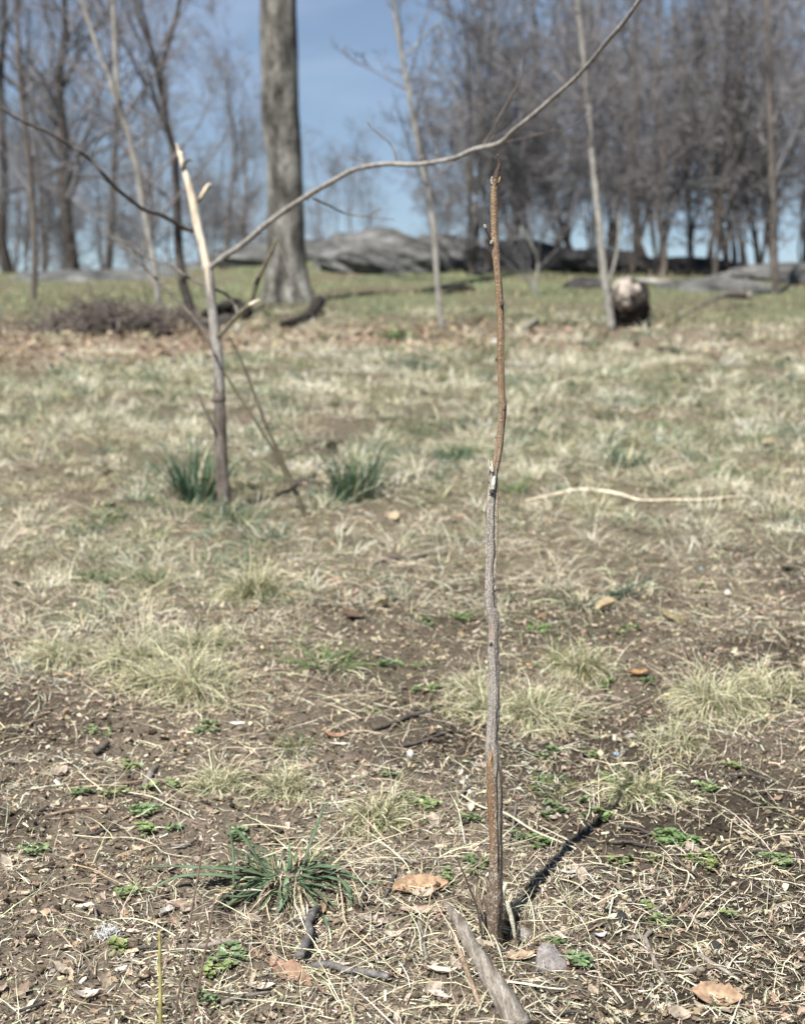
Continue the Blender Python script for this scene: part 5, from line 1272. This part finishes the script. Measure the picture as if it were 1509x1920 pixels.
# ------------------------------------------------------------------ small weeds
def weed(px, py, rpx, n, label, seed, group='small green weeds on the bare soil', colr=(.20, .265, .125)):
    p = G(px, py); k = depth(p) / F; rg = np.random.default_rng(seed); r = rpx * k * 1.4; n = int(n * 1.25)
    a = rg.uniform(0, 2 * np.pi, n); q = np.sqrt(rg.random(n)) * r
    # clumped: several little rosettes
    m = max(3, int(n / 9)); ca = rg.uniform(0, 2 * np.pi, m); cq = np.sqrt(rg.random(m)) * r * .8
    ci = rg.integers(0, m, n)
    c0 = np.stack([p[0] + np.cos(ca) * cq, p[1] + np.sin(ca) * cq * .9], 1)[ci]
    az = rg.uniform(0, 2 * np.pi, n); rad = rg.uniform(.1, 1, n) * .011
    ctr = np.stack([c0[:, 0] + np.cos(az) * rad, c0[:, 1] + np.sin(az) * rad, 0 * az], 1)
    ctr[:, 2] = gz(ctr[:, 0], ctr[:, 1]) + .006 + .007 * (1 - rad / .0095) * rg.uniform(.5, 1.3, n)
    s = rg.uniform(.003, .0066, n) * rg.uniform(.8, 1.2); colr = np.asarray(colr) * rg.uniform(.8, 1.15) * np.array([rg.uniform(.92, 1.15), 1, rg.uniform(.8, 1.05)])
    d = np.stack([np.cos(az), np.sin(az), rg.uniform(-.1, .7, n)], 1); d = norm(d)
    sd_ = norm(np.cross(d, np.array([0, 0, 1.])) + rg.normal(0, .15, (n, 3))); up_ = np.cross(sd_, d)
    prof = [(-1, 0, 0), (-.35, .62, .22), (.45, .68, .2), (1.0, 0, .05), (.45, -.68, .2), (-.35, -.62, .22), (.05, 0, -.02)]
    Vv = np.stack([ctr + s[:, None] * (d * f_ + sd_ * g_ + up_ * h_) for f_, g_, h_ in prof], 1).reshape(-1, 3)
    o6 = np.arange(n)[:, None] * 7
    F3 = np.concatenate([o6 + np.array([[j, (j + 1) % 6, 6]]) for j in range(6)], 0)
    cs = jitcol(rg, colr, n, .2, .06).repeat(7, 0)
    o = obj('weed', Vv, F3, M['weed'], loc=p, col=cs); return tag(o, label, 'weed', group)
WD = [(265, 1525, 30, 90, 'round leaved weed clump left of the drooping pale tuft'), (300, 1478, 28, 80, 'weed clump beside the fat grey stub of wood'), (245, 1441, 22, 50, 'weed clump above the fat grey stub'),
      (218, 1496, 20, 40, 'small weed left of the straight slanting straw'), (275, 1560, 20, 44, 'weed clump right of the flat pale bark chip'), (332, 1558, 13, 26, 'tiny weed right of the bark chip'),
      (150, 1488, 18, 40, 'weed at the left edge above the bark chip'), (388, 1374, 28, 70, 'weed clump below the largest straw tuft'), (185, 1378, 24, 50, 'dark weed at left edge beside the lump of wood'),
      (452, 1568, 20, 44, 'weed clump between long blades of the green tuft'), (240, 1680, 17, 40, 'bright weed left of the pale folded leaf'), (225, 1782, 13, 24, 'tiny weed beside the white fluff'),
      (432, 1800, 26, 60, 'dark leaved weed pair below the knobby brown stick'), (402, 1828, 24, 50, 'weed clump between thin stalks and folded leaf'), (392, 1880, 20, 30, 'weed at the bottom edge beside the brown stalk'),
      (1082, 1812, 22, 70, 'bright weed right of the smooth grey stone'), (1036, 1776, 10, 16, 'tiny weed behind the smooth grey stone'), (1010, 1590, 25, 80, 'weed clump under the long thick straw'), (965, 1578, 16, 30, 'small weed just right of the stem'),
      (890, 1546, 17, 36, 'bright small weed just left of the stem'), (900, 1622, 22, 50, 'weed clump behind the left of the stem foot'), (862, 1652, 26, 50, 'weed right of the curled orange brown leaf'), (1038, 1530, 26, 70, 'weed clump above the shadow, right of the stem'),
      (1118, 1536, 24, 60, 'weed clump at the thin end of the stem shadow'), (1090, 1512, 12, 22, 'tiny weed left of the arching tuft'), (1268, 1578, 40, 150, 'widest weed patch at right, bright green'), (1320, 1620, 30, 80, 'weed patch below the widest one at right'),
      (1165, 1618, 20, 44, 'weed alone in bare soil right of the shadow'), (1225, 1620, 10, 14, 'tiny weed between shadow and right patches'), (1238, 1744, 20, 36, 'weed alone above the bent grey stick'), (1212, 1706, 16, 26, 'dark small weed in the soil at lower right'),
      (1362, 1722, 12, 22, 'tiny weed at the right edge, lower'), (805, 1512, 28, 80, 'weed clump right of the flat straw tuft'), (755, 1503, 16, 34, 'small weed behind the flat straw tuft'), (735, 1460, 16, 26, 'weed in the bare soil left of the split bark'),
      (1030, 1418, 22, 50, 'weed at the front of the wide matted tuft'), (1108, 1420, 14, 26, 'small weed beside the blue scrap'), (1330, 1490, 26, 40, 'faint weed right of the arching tuft'),
      (800, 1296, 26, 70, 'weed beside the slender pale curved leaf'), (735, 1248, 20, 44, 'small weed right of the flat green tuft'), (795, 1250, 22, 40, 'weed in the bare patch left of the stem knot'), (865, 1162, 28, 80, 'weed clump left of the stem bend'),
      (795, 1170, 18, 44, 'bright weed left of the clump by the stem bend'), (1005, 1185, 30, 90, 'weed clump below the bluish tuft'), (1170, 1185, 30, 90, 'weed patch right of the bluish tuft'), (1125, 1290, 18, 40, 'weed in the wide matted straw'),
      (1215, 1280, 20, 50, 'weed beside the small orange brown leaf'), (1312, 1100, 12, 24, 'tiny weed in the bare soil at right'), (1145, 1468, 22, 40, 'weed at the left foot of the arching tuft'), (700, 1340, 14, 22, 'tiny weed above the charred stick'),
      (960, 1130, 16, 36, 'small weed right of the stem above its bend'), (1370, 1440, 20, 40, 'weed below the right edge tuft'), (1450, 1620, 30, 60, 'weed patch outside the right edge'), (70, 1600, 30, 60, 'weed patch outside the left edge')]
for i_, (px, py, r_, n_, lab) in enumerate(WD): weed(px, py, r_, n_, lab, 700 + i_)

# ------------------------------------------------------------------ ground cover nobody could count
rng = np.random.default_rng(2024)
def bare(x, y):   # 1 on bare patches
    b_ = np.exp(-(((x - .75) / .42) ** 2 + ((y - 3.9) / .75) ** 2)) + .8 * np.exp(-(((x - .0) / .25) ** 2 + ((y - 3.1) / .3) ** 2))
    return np.clip(b_ * .75, 0, 1)
# dry grass straws
n = 95000
X, Y = scatter_xy(rng, n, 1.25, 7.0, 1.75)
dens = (.12 + .88 * sstep(.38, .6, fbm(X * 4, Y * 4, 90, 4))) * (.55 + .45 * sstep(1.7, 2.5, Y)) * (1 - .75 * bare(X, Y))
keep = rng.random(n) < dens; X, Y = X[keep], Y[keep]; n = len(X)
root = np.stack([X, Y, gz(X, Y) + rng.uniform(0, .006, n)], 1)
sc_ = .7 + .3 * Y / 2
Lr = rng.lognormal(np.log(.020), .6, n).clip(.005, .085) * sc_
V, Fq = blades(rng, root, rng.uniform(0, 6.28, n), rng.uniform(-.1, .35, n), Lr, rng.uniform(.0006, .0017, n) * sc_, rng.uniform(-.8, .3, n), rng.normal(0, .35, n), 4, jit=.12, minlift=.001)
u = rng.random(n)[:, None]
cs = np.where(u < .45, jitcol(rng, (.60, .53, .42), n, .25), np.where(u < .75, jitcol(rng, (.30, .24, .18), n, .35), np.where(u < .9, jitcol(rng, (.74, .69, .60), n, .1), jitcol(rng, (.15, .11, .085), n, .3))))
o = obj('dry_grass_litter', V, Fq, M['straw'], col=np.clip(cs, .02, .8).repeat(8, 0)); tag(o, 'loose dry straw and dead grass bits strewn over the bare soil', 'ground litter', kind='stuff')

n = 11500; X, Y = scatter_xy(rng, n, 1.3, 5.0, 1.1)
keep = rng.random(n) < (.5 + .5 * sstep(1.9, 2.6, Y)) * (.2 + .8 * sstep(.42, .58, fbm(X * 2.4 + 3, Y * 2.4, 92, 3))) * (1 - .8 * bare(X, Y)); X, Y = X[keep], Y[keep]; n = len(X)
root = np.stack([X, Y, gz(X, Y) + rng.uniform(.002, .01, n)], 1)
V, Fq = blades(rng, root, rng.uniform(0, 6.28, n), rng.uniform(-.05, .5, n), rng.uniform(.05, .16, n), rng.uniform(.0008, .0019, n), rng.uniform(-.8, -.05, n), rng.normal(0, .45, n), 8, jit=.10, minlift=.003)
cs = np.where(rng.random(n)[:, None] < .75, jitcol(rng, (.62, .55, .42), n, .15), jitcol(rng, (.36, .27, .2), n, .2))
o = obj('dry_grass_strands', V, Fq, M['straw'], col=np.clip(cs, .02, .8).repeat(16, 0)); tag(o, 'long thin dead grass strands lying tangled over the soil', 'ground litter', kind='stuff')

def flakes(rng, X, Y, L_, W_, tilt=.35, fold=.5, lift=.002):
    n = len(X); az = rng.uniform(0, 6.28, n)
    d = norm(np.stack([np.cos(az), np.sin(az), rng.normal(0, tilt, n)], 1)); s = norm(np.stack([-np.sin(az), np.cos(az), rng.normal(0, tilt, n)], 1)); up_ = np.cross(d, s)
    c = np.stack([X, Y, gz(X, Y) + lift + rng.uniform(0, .6, n) * L_ * .25], 1)
    f = rng.normal(0, fold, n)
    pr = [(-.5, 0, 0), (-.25, .5, 1), (.25, .42, 1), (.5, 0, 0), (.2, -.5, 1), (-.3, -.4, 1)]
    V = np.stack([c + d * (L_ * a_)[:, None] + s * (W_ * b_)[:, None] + up_ * (W_ * f * h_ * .5 + rng.normal(0, .06, n) * L_)[:, None] for a_, b_, h_ in pr], 1).reshape(-1, 3)
    o6 = np.arange(n)[:, None] * 6
    return V, np.concatenate([o6 + np.array([[0, 3, 2, 1]]), o6 + np.array([[0, 5, 4, 3]])], 0)
n = 36000; X, Y = scatter_xy(rng, n, 1.25, 8.0, 1.55)
keep = rng.random(n) < (.4 + .6 * sstep(.4, .6, fbm(X * 2 + 9, Y * 2, 95, 3))); X, Y = X[keep], Y[keep]; n = len(X)
s_ = rng.lognormal(np.log(.0085), .5, n).clip(.003, .021) * (.85 + .15 * Y / 2)
V, Fq = flakes(rng, X, Y, s_, s_ * rng.uniform(.3, .75, n))
u = rng.random(n)[:, None]
cs = np.where(u < .45, jitcol(rng, (.3, .225, .165), n, .25), np.where(u < .75, jitcol(rng, (.43, .35, .275), n, .2), np.where(u < .93, jitcol(rng, (.17, .12, .09), n, .3), jitcol(rng, (.5, .44, .36), n, .12))))
o = obj('leaf_scraps', V, Fq, M['leaf'], col=np.clip(cs, .02, .8).repeat(6, 0)); tag(o, 'crumbled dead leaf scraps and bark flakes over the soil', 'ground litter', kind='stuff')

def chips(rng, X, Y, L_, W_, T_, tilt=.2):
    n = len(X); az = rng.uniform(0, 6.28, n)
    d = norm(np.stack([np.cos(az), np.sin(az), rng.normal(0, tilt, n)], 1)); s = norm(np.stack([-np.sin(az), np.cos(az), rng.normal(0, tilt, n)], 1)); up_ = np.cross(d, s)
    c = np.stack([X, Y, gz(X, Y) + T_ * .5 + rng.uniform(0, .003, n)], 1); vs_ = []
    for a_ in (-.5, .5):
        for b_ in (-.5, .5):
            for h_ in (-.5, .5):
                vs_.append(c + d * (L_ * a_ * rng.uniform(.7, 1.1, n))[:, None] + s * (W_ * b_ * rng.uniform(.4, 1.1, n))[:, None] + up_ * (T_ * h_ * rng.uniform(.6, 1.1, n))[:, None])
    V = np.stack(vs_, 1).reshape(-1, 3); o8 = np.arange(n)[:, None] * 8
    Fc = np.concatenate([o8 + np.array([q]) for q in ([0, 1, 3, 2], [4, 6, 7, 5], [0, 4, 5, 1], [2, 3, 7, 6], [0, 2, 6, 4], [1, 5, 7, 3])], 0)
    return V, Fc
n = 8000; X, Y = scatter_xy(rng, n, 1.25, 5.0, 1.8)
s_ = rng.lognormal(np.log(.008), .5, n).clip(.003, .03)
V, Fc = chips(rng, X, Y, s_, s_ * rng.uniform(.15, .4, n), s_ * rng.uniform(.08, .22, n))
u = rng.random(n)[:, None]
cs = np.where(u < .45, jitcol(rng, (.4, .32, .24), n, .25), np.where(u < .8, jitcol(rng, (.2, .15, .115), n, .3), jitcol(rng, (.5, .44, .36), n, .2)))
o = obj('wood_chips', V, Fc, M['chip'], col=np.clip(cs, .02, .8).repeat(8, 0), smooth=False); tag(o, 'small splinters and wood chips mixed into the soil', 'ground litter', kind='stuff')
n = 15000; X, Y = scatter_xy(rng, n, 1.25, 4.0, 1.8)
s_ = rng.lognormal(np.log(.0030), .5, n).clip(.001, .010)
V, Fc = chips(rng, X, Y, s_, s_ * rng.uniform(.6, 1, n), s_ * rng.uniform(.5, .9, n), .5)
o = obj('soil_crumbs', V, Fc, M['crumb'], col=jitcol(rng, (.085, .065, .048), n, .4, .04).repeat(8, 0)); tag(o, 'loose crumbs of dark soil on the ground', 'soil', kind='stuff')

n = 78000; X, Y = scatter_xy(rng, n, 1.28, 3.6, 2.0)
keep = rng.random(n) < .15 + .85 * sstep(.4, .62, fbm(X * 9, Y * 9, 190, 4)); X, Y = X[keep], Y[keep]; n = len(X)
az = rng.uniform(0, 6.28, n); L_ = rng.lognormal(np.log(.0065), .45, n).clip(.002, .016); W_ = L_ * rng.uniform(.08, .3, n)
c = np.stack([X, Y, gz(X, Y) + rng.uniform(.0015, .0055, n)], 1)
d = np.stack([np.cos(az), np.sin(az), rng.normal(0, .35, n)], 1); sd_ = norm(np.stack([-np.sin(az), np.cos(az), rng.normal(0, .5, n)], 1))
V = np.stack([c + d * (L_ * f_)[:, None] + sd_ * (W_ * g_)[:, None] for f_, g_ in ((-.5, -.35), (-.45, .4), (.5, .5), (.42, -.5))], 1).reshape(-1, 3)
Fq = np.arange(n * 4).reshape(n, 4)
u = rng.random(n)[:, None]
cs = np.where(u < .4, jitcol(rng, (.5, .43, .34), n, .25), np.where(u < .7, jitcol(rng, (.28, .22, .165), n, .3), np.where(u < .78, jitcol(rng, (.66, .61, .53), n, .12), jitcol(rng, (.13, .1, .08), n, .3))))
o = obj('chaff', V, Fq, M['straw'], col=np.clip(cs, .02, .8).repeat(4, 0)); tag(o, 'fine chaff and crumbled straw dusting the soil', 'ground litter', kind='stuff')

# short turf of the middle distance
n = 130000; X, Y = scatter_xy(rng, n, 2.7, 17.5, 1.55, .40)
pn = fbm(X * 1.6, Y * 1.6, 97, 3); lit = sstep(10.2, 11.4, Y + (fbm(X * .35, Y * .35, 77, 3) - .5) * 3)
pr = sstep(2.6, 4.0, Y + (pn - .5) * 3.0) * (.15 + .85 * sstep(.42, .56, fbm(X * 2.6, Y * 2.6, 197, 3))) * (1 - bare(X, Y)) * (1 - .78 * lit)
keep = rng.random(n) < pr; X, Y = X[keep], Y[keep]; n = len(X)
root = np.stack([X, Y, gz(X, Y) - .002], 1); sc_ = (Y / 4).clip(.8, 3.2)
V, Fq = blades(rng, root, rng.uniform(0, 6.28, n), rng.uniform(.3, 1.35, n), rng.uniform(.02, .06, n) * sc_ ** .45, rng.uniform(.0012, .0026, n) * sc_, rng.uniform(-1.6, .1, n), rng.normal(0, .6, n), 3)
gn = fbm(X * 2.6 + 2, Y * 2.6, 99, 3); u = (rng.random(n) * .5 + gn * .9)[:, None]
cs = np.where(u < .68, jitcol(rng, (.58, .53, .41), n, .2), np.where(u < .84, jitcol(rng, (.31, .285, .175), n, .2), jitcol(rng, (.13, .175, .085), n, .22)))
o = obj('turf_grass', V, Fq, M['grass'], col=np.clip(cs, .02, .8).repeat(6, 0)); tag(o, 'thin half dead turf of straw and green blades in the clearing', 'grass', kind='stuff')

nc = 2100; CXs, CYs = scatter_xy(rng, nc, 3.0, 16.5, 1.35, .40)
pn = fbm(CXs * 1.1, CYs * 1.1, 98, 3)
lit = sstep(10.2, 11.4, CYs + (fbm(CXs * .35, CYs * .35, 77, 3) - .5) * 3)
keep = rng.random(nc) < sstep(3.0, 4.6, CYs + (pn - .5) * 3) * (1 - bare(CXs, CYs)) * (1 - .7 * lit); CXs, CYs = CXs[keep], CYs[keep]; nc = len(CXs)
m = 46; n = nc * m; ci = np.repeat(np.arange(nc), m)
cr_ = (rng.uniform(.03, .09, nc) * (.6 + CYs / 9))[ci]; a = rng.uniform(0, 6.28, n); q = np.sqrt(rng.random(n)) * cr_
X = CXs[ci] + np.cos(a) * q; Y = CYs[ci] + np.sin(a) * q
root = np.stack([X, Y, gz(X, Y) - .002], 1); sc_ = (Y / 4).clip(.8, 3.0); hh = rng.uniform(.6, 1.4, nc)[ci]
V, Fq = blades(rng, root, a + rng.normal(0, .8, n), rng.uniform(.3, 1.3, n), rng.uniform(.05, .11, n) * hh * sc_ ** .3, rng.uniform(.0016, .003, n) * sc_, rng.uniform(-1.9, -.2, n), rng.normal(0, .6, n), 4)
cu = rng.random(nc)
base = np.where(cu[:, None] < .54, (.64, .59, .455), np.where(cu[:, None] < .70, (.34, .31, .19), np.where(cu[:, None] < .92, (.145, .18, .095), (.10, .17, .11))))
base = np.clip(base * (1 + rng.normal(0, .15, (nc, 1))), .03, .75)[ci] * (1 + rng.normal(0, .2, (n, 1)))
base = np.where((rng.random(n) < .14)[:, None], jitcol(rng, (.58, .52, .38), n, .15), base)
o = obj('turf_clumps', V, Fq, M['grass'], col=np.clip(base, .02, .8).repeat(8, 0)); tag(o, 'uneven clumps of pale dead and green grass in the clearing', 'grass', kind='stuff')

# leaf litter band
n = 26000; X, Y = scatter_xy(rng, n, 3.5, 17, .9, .42)
pr = .012 + .97 * sstep(10.0, 11.6, Y + (fbm(X * .35, Y * .35, 77, 3) - .5) * 3) * (1 - sstep(12.5, 16, Y)) * (1 - .7 * sstep(-.5, 2.2, X)) * (.35 + .65 * sstep(.4, .6, fbm(X * 1.1, Y * 1.1, 78, 3)))
keep = rng.random(n) < pr; X, Y = X[keep], Y[keep]; n = len(X)
s_ = rng.uniform(.03, .085, n)
V, Fq = flakes(rng, X, Y, s_, s_ * rng.uniform(.5, .85, n), .4, .6, .01)
u = rng.random(n)[:, None]
cs = np.where(u < .5, jitcol(rng, (.31, .235, .17), n, .25), np.where(u < .72, jitcol(rng, (.42, .34, .26), n, .2), jitcol(rng, (.15, .105, .075), n, .3)))
o = obj('leaf_litter', V, Fq, M['leaf'], col=np.clip(cs, .02, .8).repeat(6, 0)); tag(o, 'band of fallen tan oak leaves at the foot of the slope', 'leaf litter', kind='stuff')
# greener grass of the slope
n = 34000; X, Y = scatter_xy(rng, n, 14, 36, .9, .42)
pn = fbm(X * .8, Y * .8, 107, 3); keep = rng.random(n) < (.35 + .65 * sstep(.35, .6, pn)); X, Y = X[keep], Y[keep]; n = len(X)
root = np.stack([X, Y, gz(X, Y) - .01], 1)
V, Fq = blades(rng, root, rng.uniform(0, 6.28, n), rng.uniform(.5, 1.4, n), rng.uniform(.06, .15, n), rng.uniform(.008, .018, n), rng.uniform(-1.4, .1, n), rng.normal(0, .5, n), 3)
u = rng.random(n)[:, None] * .5 + pn[keep][:, None] * .5 if False else rng.random(n)[:, None]
cs = np.where(u < .5, jitcol(rng, (.16, .18, .09), n, .22), np.where(u < .75, jitcol(rng, (.30, .28, .18), n, .2), jitcol(rng, (.4, .35, .22), n, .2)))
o = obj('slope_grass', V, Fq, M['grass'], col=np.clip(cs, .02, .8).repeat(6, 0)); tag(o, 'greener grass growing on the slope below the rocks', 'grass', kind='stuff')
